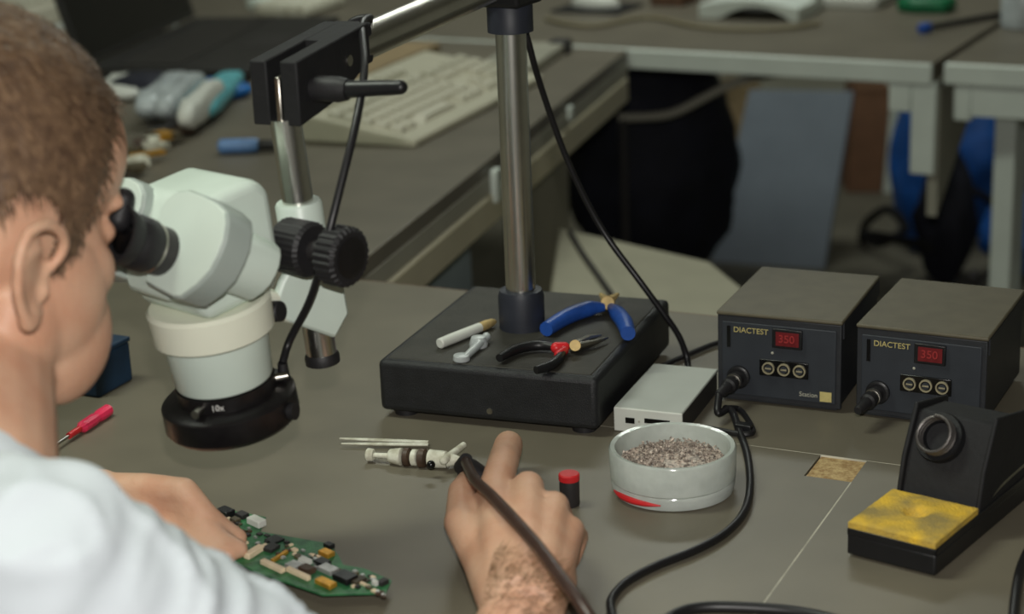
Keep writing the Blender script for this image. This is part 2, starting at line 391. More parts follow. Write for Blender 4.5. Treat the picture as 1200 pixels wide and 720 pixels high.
# ================================================================== BOOM STAND
def fit_box(fl, fr, bl): return fl, (fr-fl), (bl-fl)
bh = 0.060
bst = thing('boom_stand', (0.0099, 1.8653, T), 'black boom stand with square cast base and chrome pole', 'microscope stand')
FL = D(446, 489); FR = D(701, 514); 
ex = (FR-FL).normalized(); ey = V((-ex.y, ex.x, 0)); bw = (FR-FL).length; bd = 0.257
def bs(u, v, z): return FL + ex*u + ey*v + UP*z
MB().prism([bs(0, 0, 0.007), bs(bw, 0, 0.007), bs(bw, bd, 0.007), bs(0, bd, 0.007)], UP*(bh-0.007)).build('base', 'black_paint', bst, 30, 0.006, seg=3)
MB().prism([bs(0.008, 0.008, bh-0.001), bs(bw-0.008, 0.008, bh-0.001), bs(bw-0.008, bd-0.008, bh-0.001), bs(0.008, bd-0.008, bh-0.001)], UP*0.0018).build('top_plate', 'base_top', bst, 30, 0.001)
for u, v in ((0.02, 0.02), (bw-0.02, 0.02), (0.02, bd-0.02), (bw-0.02, bd-0.02)):
    MB().cyl(bs(u, v, 0), bs(u, v, 0.009), 0.012, n=16).build('foot', 'rubber', bst)
zp = bh+0.0008
fs_ = onplane(574, 482, FL, ey)
MB().cyl(fs_-ey*0.0012, fs_+ey*0.004, 0.003, n=14).build('front_screw', 'steel', bst)
pole = D(612, 383, zp); PX, PY = pole.x, pole.y
def pz(h): return V((PX, PY, T+h))
MB().lathe([(0.0235, zp), (0.0235, zp+0.034), (0.0215, zp+0.040), (0.016, zp+0.041)], V((PX, PY, T))).build('pole_socket', 'navy_collar', bst)
MB().cyl(pz(zp+0.036), pz(0.50), 0.0152, n=36).build('pole', 'chrome', bst)
ztop = A(592, 38, PY).z - T
MB().lathe([(0.016, ztop), (0.0225, ztop+0.001), (0.0225, ztop+0.026), (0.021, ztop+0.028), (0.0155, ztop+0.028)], V((PX, PY, T))).build('pole_collar', 'navy_collar', bst)
# boom
clf = A(322, 110, 1.47)                       # fork end
bdir = (A(408, 28, 1.59) - A(320, 76, 1.47)).normalized(); sdir = V((bdir.y, -bdir.x, 0)).normalized()
bz = A(592, -26, PY).z - T
bst0 = A(424, 50, 1.60); bdir2 = (pz(bz)-bst0).normalized()
boff = sdir*0.0
MB().box(pz(bz), V((bdir2.x, bdir2.y, 0))*0.026, V((bdir2.y, -bdir2.x, 0))*0.024, UP*0.026).build('cross_clamp', 'black_plastic', bst, 30, 0.004)
MB().cyl(pz(bz)+sdir*0.024, pz(bz)+sdir*0.062, 0.006).build('clamp_lever', 'black_plastic', bst)
cb = bst0 - bdir2*0.02
MB().cyl(cb, pz(bz)+bdir2*0.12, 0.0158, n=32).build('boom_tube', 'chrome', bst)
# fork clamp
fk = thing('fork_clamp', clf, '', '') if False else None
fw, fh, fl = 0.0215, 0.026, 0.128
top = clf.z-T+0.026
fc = V((clf.x, clf.y, clf.z))
def fp(s, t, h): return fc + sdir*s + bdir*t + UP*h
for sg in (-1, 1):
    MB().prism([fp(sg*fw, 0, 0.026), fp(sg*fw, 0, -0.026), fp(sg*fw, fl*0.55, -0.022), fp(sg*fw, fl, -0.006), fp(sg*fw, fl, 0.026)], -sdir*sg*0.0155).build('fork_tine', 'black_matte', bst, 30, 0.0015)
MB().box(fp(0, fl*0.76, 0.010), sdir*0.007, bdir*fl*0.24, UP*0.0155).build('fork_bridge', 'black_matte', bst, 30)
MB().box(fp(0, fl-0.004, 0.006)+bdir*0.006, sdir*0.018, bdir*0.012, UP*0.0175).build('fork_socket', 'black_matte', bst, 30, 0.003)
h0 = fp(fw, 0.026, -0.002)
lv = MB().tube([h0, h0+sdir*0.022, h0+sdir*0.030], [0.0105, 0.0105, 0.0085], 16).build('ratchet_hub', 'rubber', bst)
hd = (A(452, 103, (h0+sdir*0.06).y) - (h0+sdir*0.024)).normalized()
MB().cap(h0+sdir*0.024, h0+sdir*0.024+hd*0.052, 0.0072, 0.0058).build('lever_arm', 'black_plastic', lv)
MB().cyl(h0+sdir*0.012, h0+sdir*0.034, 0.0035).build('lever_screw', 'steel', lv)
MB().cyl(fp(fw, 0.088, 0.004), fp(fw+0.0015, 0.088, 0.004), 0.0048, n=16).build('set_screw', 'steel', bst)

# ================================================================== MICROSCOPE
Zm = V((-0.095, -0.095, 1)).normalized(); yw = math.radians(47)
Xm = V((math.cos(yw), math.sin(yw), 0)); Xm = (Xm - Zm*Xm.dot(Zm)).normalized(); Ym = Zm.cross(Xm)
Om = A(263, 443, 1.42)
mic = thing('stereo_microscope', Om - UP*0.05, 'white stereo microscope with black eyepieces and ring light hanging over the circuit board', 'microscope')
def ml(x, y, z): return Om + Xm*x + Ym*y + Zm*z
MB().lathe([(0.0385, 0), (0.0395, 0.002), (0.0435, 0.060)], Om, Zm, 56).build('objective_barrel', 'ms_white', mic)
MB().lathe([(0.046, 0.040), (0.0485, 0.042), (0.0495, 0.066), (0.047, 0.069), (0.02, 0.070)], Om, Zm, 56).build('mounting_ring', 'ms_cream', mic)
# zoom body: rounded block with a sloped front
def prof_xz(pts, y0, y1): return [ml(x, y0, z) for x, z in pts], Ym*(y1-y0)
body = [(-0.030, 0.069), (0.038, 0.069), (0.048, 0.090), (0.050, 0.150), (0.038, 0.163), (-0.014, 0.163), (-0.040, 0.135), (-0.040, 0.090)]
pp, vv = prof_xz(body, -0.042, 0.044)
MB().prism(pp, vv).build('zoom_body', 'ms_white', mic, 60, 0.011, seg=4)
# prism housings with their eyepieces, mirrored about the middle plane
a = math.radians(37); nE = -Xm*math.cos(a) + Zm*math.sin(a)
p0 = A(222, 290, 1.338)
face = [(188, 246), (196, 232), (207, 224), (222, 222), (240, 229), (256, 238), (266, 248), (267, 262), (264, 282), (257, 300), (247, 319), (232, 335), (212, 350), (204, 350), (186, 341), (170, 332)]
def loc(p): q = p-Om; return q.dot(Xm), q.dot(Ym), q.dot(Zm)
near = [loc(onplane(px, py, p0, nE)) for px, py in face]
eb = loc(onplane(192, 296, p0, nE)); nl = (nE.dot(Xm), nE.dot(Ym), nE.dot(Zm))
ymid = eb[1] + 0.030                          # the middle plane lies 30 mm beside the right eyepiece
for sg in (1, -1):
    def mm(p): return ml(p[0], p[1] if sg == 1 else 2*ymid-p[1], p[2])
    poly = [mm(p) for p in near]
    ph = MB().prism(poly, -nE*0.027).build('prism_housing', 'ms_grey', mic, 50, 0.0025, seg=3)
    MB().prism([p + nE*0.0002 + (sum(poly, V())/len(poly)-p)*0.04 for p in poly], nE*0.0012).build('cover_plate', 'ms_white', ph, 50, 0.001)
    MB().prism([sum(poly, V())/len(poly) + (p-sum(poly, V())/len(poly))*0.62 - nE*0.026 for p in poly], -nE*0.045).build('prism_neck', 'ms_white', ph, 50, 0.002)
    B = mm(eb)
    ep = MB().lathe([(0.0182, 0.0), (0.0188, 0.002), (0.0188, 0.011), (0.0175, 0.012)], B, nE, 40).build('eyepiece', 'dark_grey', mic)
    MB().lathe([(0.0189, 0.0125), (0.0194, 0.013), (0.0194, 0.0145), (0.0180, 0.015)], B, nE, 40).build('trim_ring', 'steel', ep)
    MB().lathe([(0.0188, 0.0148), (0.0208, 0.018), (0.0210, 0.030), (0.0196, 0.034)], B, nE, 40).build('eyepiece_grip', 'rubber', ep)
    cup = [(0.0190, 0.033), (0.0205, 0.036), (0.0235, 0.046), (0.0238, 0.049), (0.0222, 0.0495), (0.0185, 0.040), (0.012, 0.038)]
    c_ = MB().lathe(cup, B, nE, 40)
    c_.build('eyecup', 'rubber', ep)
    MB().ell(B + nE*0.039, 0.0125, 0.0125, 0.003, *basis(nE)).build('lens', 'screen_black', ep)
    wg = (UP - nE*UP.dot(nE)).normalized(); wd = nE.cross(wg)
    MB().cap(B + nE*0.046 + wg*0.012 + wd*0.004, B + nE*0.047 + wg*0.027 + wd*0.004, 0.0095, 0.0085).build('eyecup_wing', 'rubber', ep)
MB().prism([ml(-0.02, ymid-0.026, 0.080), ml(0.0, ymid-0.026, 0.09), ml(-0.02, ymid-0.026, 0.150), ml(-0.054, ymid-0.026, 0.118), ml(-0.052, ymid-0.026, 0.092)], Ym*0.052).build('binocular_bridge', 'ms_white', mic, 50, 0.006, seg=3)
# ring light
rl = MB().lathe([(0.036, -0.001), (0.0400, -0.0015), (0.0402, -0.0125), (0.0525, -0.0150), (0.0545, -0.0170), (0.0548, -0.0345), (0.0535, -0.0365), (0.0505, -0.0395), (0.034, -0.040), (0.032, -0.030)], Om, Zm, 64, closed=True).build('ring_light', 'gloss_black', mic)
MB().lathe([(0.036, -0.0392), (0.036, -0.0402), (0.045, -0.0402), (0.045, -0.0392)], Om, Zm, 48, closed=True).build('light_diffuser', 'white_plastic', rl)
for k in range(3):
    an = math.radians(200+120*k); dv = Xm*math.cos(an)+Ym*math.sin(an)
    MB().cyl(Om+dv*0.038-Zm*0.008, Om+dv*0.050-Zm*0.008, 0.0035, n=14).build('clamp_screw', 'steel', rl)
dv = (_r*0.92 - _f*0.39); dv = (dv - Zm*dv.dot(Zm)).normalized()
MB().cyl(Om+dv*0.050-Zm*0.027, Om+dv*0.0595-Zm*0.027, 0.007, n=18).build('dimmer_knob', 'rubber', rl)
dv2 = (_r*0.94 + _f*0.33); dv2 = (dv2 - Zm*dv2.dot(Zm)).normalized(); rcb = Om+dv2*0.046-Zm*0.012
MB().cyl(rcb-Zm*0.01, rcb+Zm*0.012+dv2*0.002, 0.006, 0.004, n=16).build('cable_gland', 'rubber', rl)
td = (-_f*0.97 - _r*0.06); td = (td - Zm*td.dot(Zm)).normalized(); tx = Zm.cross(td)*1
Mt = Matrix(((tx.x, Zm.x, td.x, 0), (tx.y, Zm.y, td.y, 0), (tx.z, Zm.z, td.z, 0), (0, 0, 0, 1)))
Mt.translation = Om + td*0.0404 - Zm*0.0075 - tx*0.006
tt = text('ratio_mark', '10x', Matrix.Identity(4), 0.007, 'white_text', rl); tt.data.transform(PINV[mic.name] @ Mt)
# post, sleeve, rack and knobs
pb_ = A(378, 421, 1.485); pt_ = A(334, 138, 1.478); pd = (pt_-pb_).normalized()
post = MB().cyl(pb_+pd*0.004, pt_, 0.0128, n=32).build('post', 'chrome', mic)
MB().lathe([(0.0125, -0.004), (0.0145, -0.003), (0.0147, 0.003), (0.0132, 0.006)], pb_, pd, 32).build('end_cap', 'rubber', post)
tz0 = pt_ - pd*0.006; tz1 = fp(0, 0.026, 0.012)
MB().prism([tz0-bdir*0.010-sdir*0.0028, tz0+bdir*0.011-sdir*0.0028, tz1+bdir*0.012-sdir*0.0028, tz1-bdir*0.022-sdir*0.0028], sdir*0.0056).build('post_tongue', 'steel', post, 30, 0.0015)
sl0 = A(369, 350, 1.483); sl1 = A(350, 236, 1.480)
sl0 = pb_ + pd*(sl0-pb_).dot(pd); sl1 = pb_ + pd*(sl1-pb_).dot(pd)
MB().lathe([(0.0130, 0), (0.019, 0), (0.0192, (sl1-sl0).length-0.002), (0.0178, (sl1-sl0).length), (0.0130, (sl1-sl0).length)], sl0, pd, 40).build('post_sleeve', 'ms_white', mic)
mc = ml(0.04, 0, 0.054); msl = sl0 + pd*0.02
av = (msl-mc); an_ = av.normalized(); ar = an_.cross(Zm).normalized()
MB().prism([mc-ar*0.024-Zm*0.012, msl-ar*0.016-Zm*0.050, msl+ar*0.016-Zm*0.050, mc+ar*0.024-Zm*0.012], Zm*0.026).build('support_arm', 'ms_cream', mic, 50, 0.004, seg=3)
MB().prism([mc+an_*0.004+ar*0.013-Zm*0.012, msl+ar*0.013-Zm*0.052, msl+an_*0.018+ar*0.013-Zm*0.035, msl+an_*0.018+ar*0.013+Zm*0.035, msl+ar*0.013+Zm*0.05, mc+an_*0.02+ar*0.013+Zm*0.012], ar*0.009).build('rack_plate', 'ms_white', mic, 50, 0.003)
bo = A(318, 365, 1.43)
nr = (_r*0.86 - _f*0.50 + UP*0).normalized()
MB().cyl(bo-nr*0.020, bo, 0.0115, n=24).build('clamp_boss', 'ms_cream', mic, bevel=0.002)
MB().cyl(bo-nr*0.002, bo+nr*0.010, 0.0085, n=20).build('clamp_knob', 'rubber', mic, bevel=0.0015)
# focus knobs on one axis
kd = V((0.80, -0.60, -0.02)).normalized()
k1 = A(350, 290, 1.435); k2 = k1 + kd*0.040
def knob(c, r, ln, n, name, deep):
    mb = MB(); x, y, z = basis(kd); N = n*4; rings = []
    for r_, h in ((r*0.86, -ln/2), (r, -ln/2+0.003), (r, ln/2-0.003), (r*0.88, ln/2)):
        rings.append([c + z*h + (x*math.cos(2*math.pi*j/N)+y*math.sin(2*math.pi*j/N))*(r_*(1-(deep if j % 4 >= 2 else 0))) for j in range(N)])
    vs = sum(rings, []); fs = [tuple(range(N))[::-1], tuple(range(3*N, 4*N))]
    for i in range(3): fs += [(i*N+j, i*N+(j+1) % N, (i+1)*N+(j+1) % N, (i+1)*N+j) for j in range(N)]
    mb.add(vs, fs); return mb.build(name, 'rubber', mic, 30)
MB().cyl(k1-kd*0.045, k2, 0.009).build('focus_shaft', 'dark_grey', mic)
knob(k1, 0.0225, 0.032, 30, 'tension_knob', 0.025)
kk = knob(k2+kd*0.004, 0.0242, 0.022, 26, 'focus_knob', 0.06)
MB().lathe([(0.016, 0.0), (0.0165, 0.0012), (0.013, 0.0018), (0.001, 0.0018)], k2+kd*0.0145, kd, 36).build('knob_face', 'gloss_black', kk)

# ring light cable up to the boom
cab = [rcb+Zm*0.012+dv2*0.002, A(340, 398, 1.445), A(364, 350, 1.43), A(381, 290, 1.405), A(400, 215, 1.42), A(418, 140, 1.45), A(427, 80, 1.50), A(424, 30, 1.58), A(421, 14, 1.62)]
bt_ = cb + bdir2*0.035 + UP*0.018
single(MB().tube(cab[:-1]+[bt_, bt_-sdir*0.020-UP*0.006, bt_-sdir*0.024-UP*0.03], 0.0033, 10, 8), 'ring_light_cable', 'black_cable', 'black cable rising from the ring light to the boom arm', 'cable')
# cable from the boom down behind the base
c2 = [A(612, 6, PY+0.02), A(622, 60, PY+0.03), A(640, 120, PY+0.05), A(668, 195, PY+0.06), A(705, 268, PY+0.06), A(750, 330, PY+0.04), A(778, 368, 1.86), A(796, 395, 1.86)]
c2 += [D(806, 425, 0.004), D(801, 440, 0.004), D(790, 446, 0.004)]
single(MB().tube([pz(bz+0.025)+sdir*0.03]+c2, 0.0034, 10, 8), 'lamp_cable', 'black_cable', 'black cable falling from the boom clamp behind the stand base', 'cable')
single(MB().tube([D(770, 432, 0.004), D(792, 422, 0.004), D(820, 410, 0.004), D(842, 402, 0.004), D(880, 395, 0.004)], 0.003, 8, 8), 'mains_cable', 'black_cable', 'short black cable between the stand base and soldering station', 'cable')

# ================================================================== SOLDERING STATIONS
def station(x, y, yaw, label):
    t = thing('soldering_station', (x, y, T), label, 'soldering station', yaw, 'soldering stations with red displays')
    W_, Dp, H_ = 0.1238, 0.1552, 0.094
    k = dict(world=False)
    MB().abox(0.001, W_-0.001, 0.004, Dp, 0.006, H_-0.004).build('case', 'station_body', t, 30, 0.002, **k)
    # folded lid: top sheet with a raised front lip and side flanges
    MB().abox(-0.001, W_+0.001, -0.002, Dp+0.002, H_-0.004, H_).build('lid', 'station_lid', t, 30, 0.0015, **k)
    for xx in (-0.001, W_-0.001): MB().abox(xx, xx+0.002, 0.006, Dp, H_-0.020, H_-0.004).build('lid_flange', 'station_body', t, 30, **k)
    MB().abox(0.0, W_, -0.001, 0.004, 0.004, H_-0.004).build('front_frame', 'station_body', t, 30, 0.001, **k)
    fp_ = MB().abox(0.005, W_-0.005, -0.0022, 0.001, 0.009, H_-0.010).build('front_panel', 'station_face', t, 30, 0.0008, **k)
    s = 1.0
    MB().abox(0.010, 0.0135, -0.0028, 0, 0.058, 0.080).build('vent_slot', 'screen_black', fp_, 30, **k)
    bz_ = MB().abox(0.056, 0.086, -0.0048, 0, 0.062, 0.082).build('display_bezel', 'black_plastic', fp_, 30, 0.001, **k)
    MB().abox(0.060, 0.083, -0.0055, -0.004, 0.065, 0.079).build('display_window', 'display_red', fp_, 30, **k)
    Mx = Matrix.Rotation(math.pi/2, 4, 'X')
    text('display_digits', '350', Matrix.Translation((0.0625, -0.0057, 0.072)) @ Mx, 0.011, 'digit_red', fp_)
    text('top_lettering', 'DIACTEST', Matrix.Translation((0.0165, -0.0026, 0.0765)) @ Mx, 0.0078, 'label_yellow', fp_)
    text('small_lettering', 'Station', Matrix.Translation((0.083, -0.0026, 0.0165)) @ Mx, 0.0065, 'label_white', fp_)
    MB().abox(0.1035, 0.115, -0.0026, 0, 0.011, 0.021).build('rating_label', 'label_yellow', fp_, 30, **k)
    tp = MB().abox(0.043, 0.092, -0.0035, 0, 0.032, 0.049).build('trimmer_panel', 'screen_black', fp_, 30, 0.0008, **k)
    for i in range(3):
        cx = 0.0525+0.0155*i; o = V((cx, -0.0035, 0.0405)); ax = V((0, -1, 0))
        tr = MB().lathe([(0.0048, 0.0), (0.0048, 0.0022), (0.0062, 0.0022), (0.0062, 0.0)], o, ax, 24, closed=True).build('trimmer', 'trimmer', tp if False else fp_, **k)
        MB().lathe([(0.0036, 0), (0.0036, 0.0018), (0.0001, 0.0018)], o, ax, 18).build('trimmer_screw', 'station_face', tr, **k)
        MB().box(o+V((0, -0.002, 0)), V((0.003, 0, 0)), V((0, 0.0004, 0)), V((0, 0, 0.0007))).build('screw_slot', 'trimmer', tr, 30, **k)
    MB().ell((0.056, -0.0026, 0.056), 0.0014, 0.001, 0.0014).build('indicator', 'label_white', fp_, **k)
    # plug in its socket
    o = V((0.022, -0.002, 0.028)); ax = V((-0.15, -1, -0.10)).normalized()
    MB().lathe([(0.0115, -0.002), (0.0115, 0.004), (0.0095, 0.005), (0.009, 0.005)], o, V((0, -1, 0)), 28).build('socket', 'black_plastic', t, **k)
    pg = MB().lathe([(0.0072, 0.004), (0.0072, 0.016), (0.0078, 0.017), (0.0078, 0.024), (0.0058, 0.026), (0.0046, 0.044), (0.0036, 0.046)], o, ax, 28).build('plug', 'rubber', t, **k)
    MB().lathe([(0.0073, 0.010), (0.0081, 0.0105), (0.0081, 0.014), (0.0073, 0.0145)], o, ax, 28).build('plug_ring', 'steel', pg, **k)
    for xx in (0.012, W_-0.012):
        for yy in (0.014, Dp-0.014): MB().cyl((xx, yy, 0), (xx, yy, 0.0065), 0.006, n=14).build('foot', 'rubber', t, **k)
    MB().abox(0.004, W_-0.004, -0.0005, 0.01, 0.003, 0.007).build('bottom_lip', 'station_body', t, 30, **k)
    M = Matrix.Translation((x, y, T)) @ Matrix.Rotation(yaw, 4, 'Z')
    return M @ (o+ax*0.045)
pl1 = station(0.2016, 1.7512, -0.4207, 'black soldering station with red display beside the white box')
pl2 = station(0.3282, 1.6938, -0.4751, 'black soldering station with red display behind the yellow sponge')

# cables on the desk
def zc(px, py, z=0.0042): return D(px, py, z)
pth = [pl1, pl1+V((-0.003, -0.018, -0.012)), zc(856, 480, 0.01), zc(866, 505), zc(876, 535), zc(879, 570), zc(872, 600), zc(850, 625), zc(815, 645), zc(770, 663), zc(735, 682), zc(718, 700), zc(716, 715), zc(724, 735), zc(745, 750), zc(790, 770)]
single(MB().tube(pth, 0.0036, 10, 8), 'iron_cable', 'black_cable', 'black cable curving from the soldering station plug past the dish', 'cable')
single(MB().tube([zc(770, 735), zc(797, 718), zc(830, 712), zc(880, 713), zc(930, 717), zc(975, 726), zc(1040, 745)], 0.0046, 10, 8), 'loose_cable', 'black_cable', 'thick black cable lying across the light desk seam', 'cable')
single(MB().tube([pl1+V((0.005, -0.004, -0.012)), zc(866, 480, 0.004), zc(878, 495, 0.004), zc(882, 507, 0.004), zc(868, 509, 0.004), zc(845, 505, 0.004), zc(830, 502, 0.004)], 0.0028, 8, 8), 'ground_lead', 'black_cable', 'thin black lead looping under the soldering station plug', 'cable')
single(MB().tube([zc(1187, 735), zc(1190, 700), zc(1197, 665), zc(1210, 640), zc(1235, 620)], 0.0042, 10, 8), 'holder_cable', 'black_cable', 'black cable on the desk right of the sponge holder', 'cable')
cp = D(872, 508)
single(MB().box(cp+UP*0.005, DX*0.008, DY*0.005, UP*0.005), 'cable_clip', 'black_plastic', 'small black clip on the lead below the station', 'clip', bevel=0.001)

# ================================================================== WHITE INTERFACE BOX
fl_ = D(720, 505); 
wyaw = math.radians(-22)
wx = V((math.cos(wyaw), math.sin(wyaw), 0)); wy = V((-wx.y, wx.x, 0))
wb = thing('interface_box', fl_, 'small white electronics box with black sides and front slots', 'electronics box', wyaw)
ww, wdp, wh = 0.068, 0.128, 0.025
k = dict(world=False)
MB().abox(0.001, ww-0.001, 0.001, wdp-0.001, 0, wh-0.0015).build('case', 'dark_grey', wb, 30, 0.001, **k)
MB().abox(0, ww, 0.0, wdp, wh-0.003, wh).build('lid', 'box_top', wb, 30, 0.0012, **k)
MB().abox(0, ww, -0.0012, 0.002, 0.0005, wh-0.0005).build('front_panel', 'white_plastic', wb, 30, 0.001, **k)
MB().abox(0.012, 0.021, -0.0022, 0, 0.010, 0.0155).build('small_port', 'screen_black', wb, 30, **k)
MB().abox(0.031, 0.056, -0.0022, 0, 0.012, 0.0165).build('card_slot', 'screen_black', wb, 30, **k)
MB().abox(0.0245, 0.0262, -0.0018, 0, 0.0115, 0.0135).build('indicator', 'label_white', wb, 30, **k)

# ================================================================== DISH OF SOLDER SCRAPS
dc = (D(716, 572)+D(862, 572))/2; dc.z = T
dr = 0.0555
dish = thing('round_dish', dc, 'round translucent white dish full of grey solder scraps', 'dish')
MB().lathe([(dr-0.006, 0.0), (dr-0.002, 0.001), (dr-0.0005, 0.009), (dr-0.002, 0.012), (dr, 0.014), (dr+0.0008, 0.039), (dr-0.0008, 0.0412), (dr-0.0045, 0.0405), (dr-0.006, 0.034), (dr-0.007, 0.008), (0.001, 0.006)], dc, UP, 64).build('bowl', 'dish_glass', dish)
rp = []
for i in range(19):
    an = math.radians(196+i*3.2)
    rp.append(dc+V((math.cos(an)*(dr-0.0002), math.sin(an)*(dr-0.0002), 0.0065)))
MB().tube(rp, [0.0006, 0.0028, 0.003, 0.0024, 0.0006], 8).build('red_mark', 'red_cap', dish)
random.seed(4); gm = MB()
for i in range(2600):
    rr = (dr-0.010)*math.sqrt(random.random()); an = random.random()*6.283
    hz = 0.0255 + 0.004*noise.noise(V((rr*math.cos(an)*60, rr*math.sin(an)*60, 0.3))) + random.random()*0.003
    c = dc + V((rr*math.cos(an), rr*math.sin(an), hz)); q = [V((random.uniform(-1, 1), random.uniform(-1, 1), random.uniform(-1, 1))).normalized()*random.uniform(0.0009, 0.0022) for _ in range(4)]
    gm.add([c+v for v in q], [(0, 1, 2), (0, 3, 1), (0, 2, 3), (1, 3, 2)])
gm.lathe([(dr-0.0078, 0.0068), (dr-0.0075, 0.025), (0.02, 0.026), (0.001, 0.027)], dc, UP, 40)
o = gm.build('solder_scraps', 'grains', None, 0); tag(o, 'grey brown solder scraps filling the round dish', 'scraps', kind='stuff')

# ================================================================== IRON HOLDER WITH SPONGE
hy = math.radians(-27)
sp = D(992, 652); hx = (D(1096, 679)-D(992, 652)); hx.z = 0; hw = hx.length; hx.normalize(); hyv = V((-hx.y, hx.x, 0))
hold = thing('iron_holder', sp, 'black soldering iron holder with coil rest and yellow sponge tray', 'iron holder')
def hp_(u, v, z): return sp + hx*u + hyv*v + UP*z
Lh = 0.20; hh = 0.024
# tray with a raised rim
MB().prism([hp_(0, 0, 0.002), hp_(hw, 0, 0.002), hp_(hw, Lh, 0.002), hp_(0, Lh, 0.002)], UP*(hh-0.006)).build('tray', 'black_plastic', hold, 30, 0.002)
for (u0, u1, v0, v1) in ((0, hw, 0, 0.0025), (0, hw, Lh-0.0025, Lh), (0, 0.0025, 0, Lh), (hw-0.0025, hw, 0, Lh)):
    MB().prism([hp_(u0, v0, hh-0.005), hp_(u1, v0, hh-0.005), hp_(u1, v1, hh-0.005), hp_(u0, v1, hh-0.005)], UP*0.006).build('tray_rim', 'black_plastic', hold, 30, 0.0008)
for u in (0.008, hw-0.008):
    for v in (0.01, Lh-0.01): MB().cyl(hp_(u, v, 0), hp_(u, v, 0.003), 0.005, n=12).build('foot', 'rubber', hold)
# sponge with a central hole
ns = 26; sgm = MB(); sw0, sw1, sd0, sd1 = 0.0005, hw-0.001, 0.0008, 0.080
vs = []; fs = []
for j in range(ns+1):
    for i in range(ns+1):
        u = sw0+(sw1-sw0)*i/ns; v = sd0+(sd1-sd0)*j/ns
        dd = math.hypot(u-hw*0.5, v-0.046)
        z = hh+0.0075 + 0.0006*noise.noise(V((u*180, v*180, 1)))
        if dd < 0.011: z -= 0.007*(1-(dd/0.011)**4)
        ed = min(i, j, ns-i, ns-j)
        if ed == 0: z -= 0.0015
        vs.append(hp_(u, v, z))
for j in range(ns):
    for i in range(ns): fs.append((j*(ns+1)+i, j*(ns+1)+i+1, (j+1)*(ns+1)+i+1, (j+1)*(ns+1)+i))
rim = [i for i in range(ns+1)] + [j*(ns+1)+ns for j in range(1, ns+1)] + [ns*(ns+1)+i for i in range(ns-1, -1, -1)] + [j*(ns+1) for j in range(ns-1, 0, -1)]
o0 = len(vs)
for r_ in rim: vs.append(V((vs[r_].x, vs[r_].y, T+hh-0.001)))
for i in range(len(rim)): fs.append((rim[i], o0+i, o0+(i+1) % len(rim), rim[(i+1) % len(rim)]))
fs.append(tuple(range(o0, o0+len(rim))))
sgm.add(vs, fs); spo = sgm.build('sponge', 'sponge', None); tag(spo, 'square yellow cleaning sponge with scorched centre in the black tray', 'sponge')
# upright holder with slanted back, side cheeks and the coil
hb = hh-0.001
MB().prism([hp_(0.004, 0.086, hb), hp_(0.004, 0.165, hb), hp_(0.004, 0.165, hb+0.060), hp_(0.004, 0.116, hb+0.068), hp_(0.004, 0.095, hb+0.030)], hx*(hw-0.008)).build('upright', 'black_matte', hold, 30, 0.0025)
for u in (0.0015, hw-0.0055):
    MB().prism([hp_(u, 0.083, hb), hp_(u, 0.178, hb), hp_(u, 0.174, hb+0.062), hp_(u, 0.114, hb+0.074), hp_(u, 0.092, hb+0.034)], hx*0.004).build('cheek', 'black_matte', hold, 30, 0.0015)
ca = (-hyv*0.80 + UP*0.52 - hx*0.10).normalized(); cc = hp_(hw*0.40, 0.112, hb+0.046)
MB().lathe([(0.0125, -0.012), (0.0205, -0.012), (0.0215, 0.010), (0.0205, 0.012), (0.0135, 0.012), (0.0125, 0.008)], cc, ca, 40, closed=True).build('holder_collar', 'black_plastic', hold)
cx_, cy_, cz_ = basis(ca)
coil = [cc + cx_*0.0155*math.cos(t*0.35)+cy_*0.0155*math.sin(t*0.35)+cz_*(0.010+t*0.00021) for t in range(60)]
MB().tube(coil, 0.0016, 8).build('coil', 'dark_steel', hold)
MB().lathe([(0.0125, -0.03), (0.0125, 0.0), (0.0001, 0.0)], cc, ca, 30).build('sleeve', 'screen_black', hold)
MB().box(hp_(hw*0.5, 0.186, hb+0.004), hx*0.012, hyv*0.010, UP*0.005).build('rear_stop', 'black_plastic', hold, 30, 0.001)
MB().tube([hp_(hw-0.004, 0.10, hb+0.004), hp_(hw-0.003, 0.13, hb+0.010), hp_(hw-0.003, 0.175, hb+0.012)], 0.0022, 8, 6).build('wire_rest', 'steel', hold)

# ================================================================== ITEMS ON THE STAND BASE
bt = bh+0.0008
def B_(px, py, z=0): return D(px, py, bt+z)
# white tube with copper end
p0_, p1_ = B_(515, 403, 0.0055), B_(562, 384, 0.0055); pdv = (p1_-p0_).normalized()
wt = thing('white_tube', p0_-UP*0.0055, 'white plastic tube with copper tip lying on the stand base', 'tube')
MB().lathe([(0.0042, 0), (0.0053, 0.001), (0.0055, 0.02), (0.0050, (p1_-p0_).length), (0.003, (p1_-p0_).length+0.001)], p0_, pdv, 20).build('barrel', 'white_plastic', wt)
MB().lathe([(0.0035, 0), (0.0048, 0.002), (0.0050, 0.010), (0.0040, 0.020), (0.0022, 0.024)], p1_, pdv, 18).build('copper_tip', 'brass', wt)
# clear plastic cap pieces
cp_ = thing('clear_plastic_cap', B_(552, 412), 'crumpled clear plastic cap beside the white tube', 'plastic cap')
MB().lathe([(0.0075, 0), (0.0085, 0.001), (0.008, 0.006), (0.004, 0.007)], B_(541, 423), UP, 20).build('disc', 'clear_plastic', cp_, bevel=0.0005)
MB().lathe([(0.009, 0), (0.0095, 0.003), (0.007, 0.010), (0.004, 0.011)], B_(561, 406), UP, 20).build('dome', 'clear_plastic', cp_)
MB().cap(B_(545, 419, 0.004), B_(570, 395, 0.006), 0.0035, 0.0045).build('stem', 'clear_plastic', cp_)
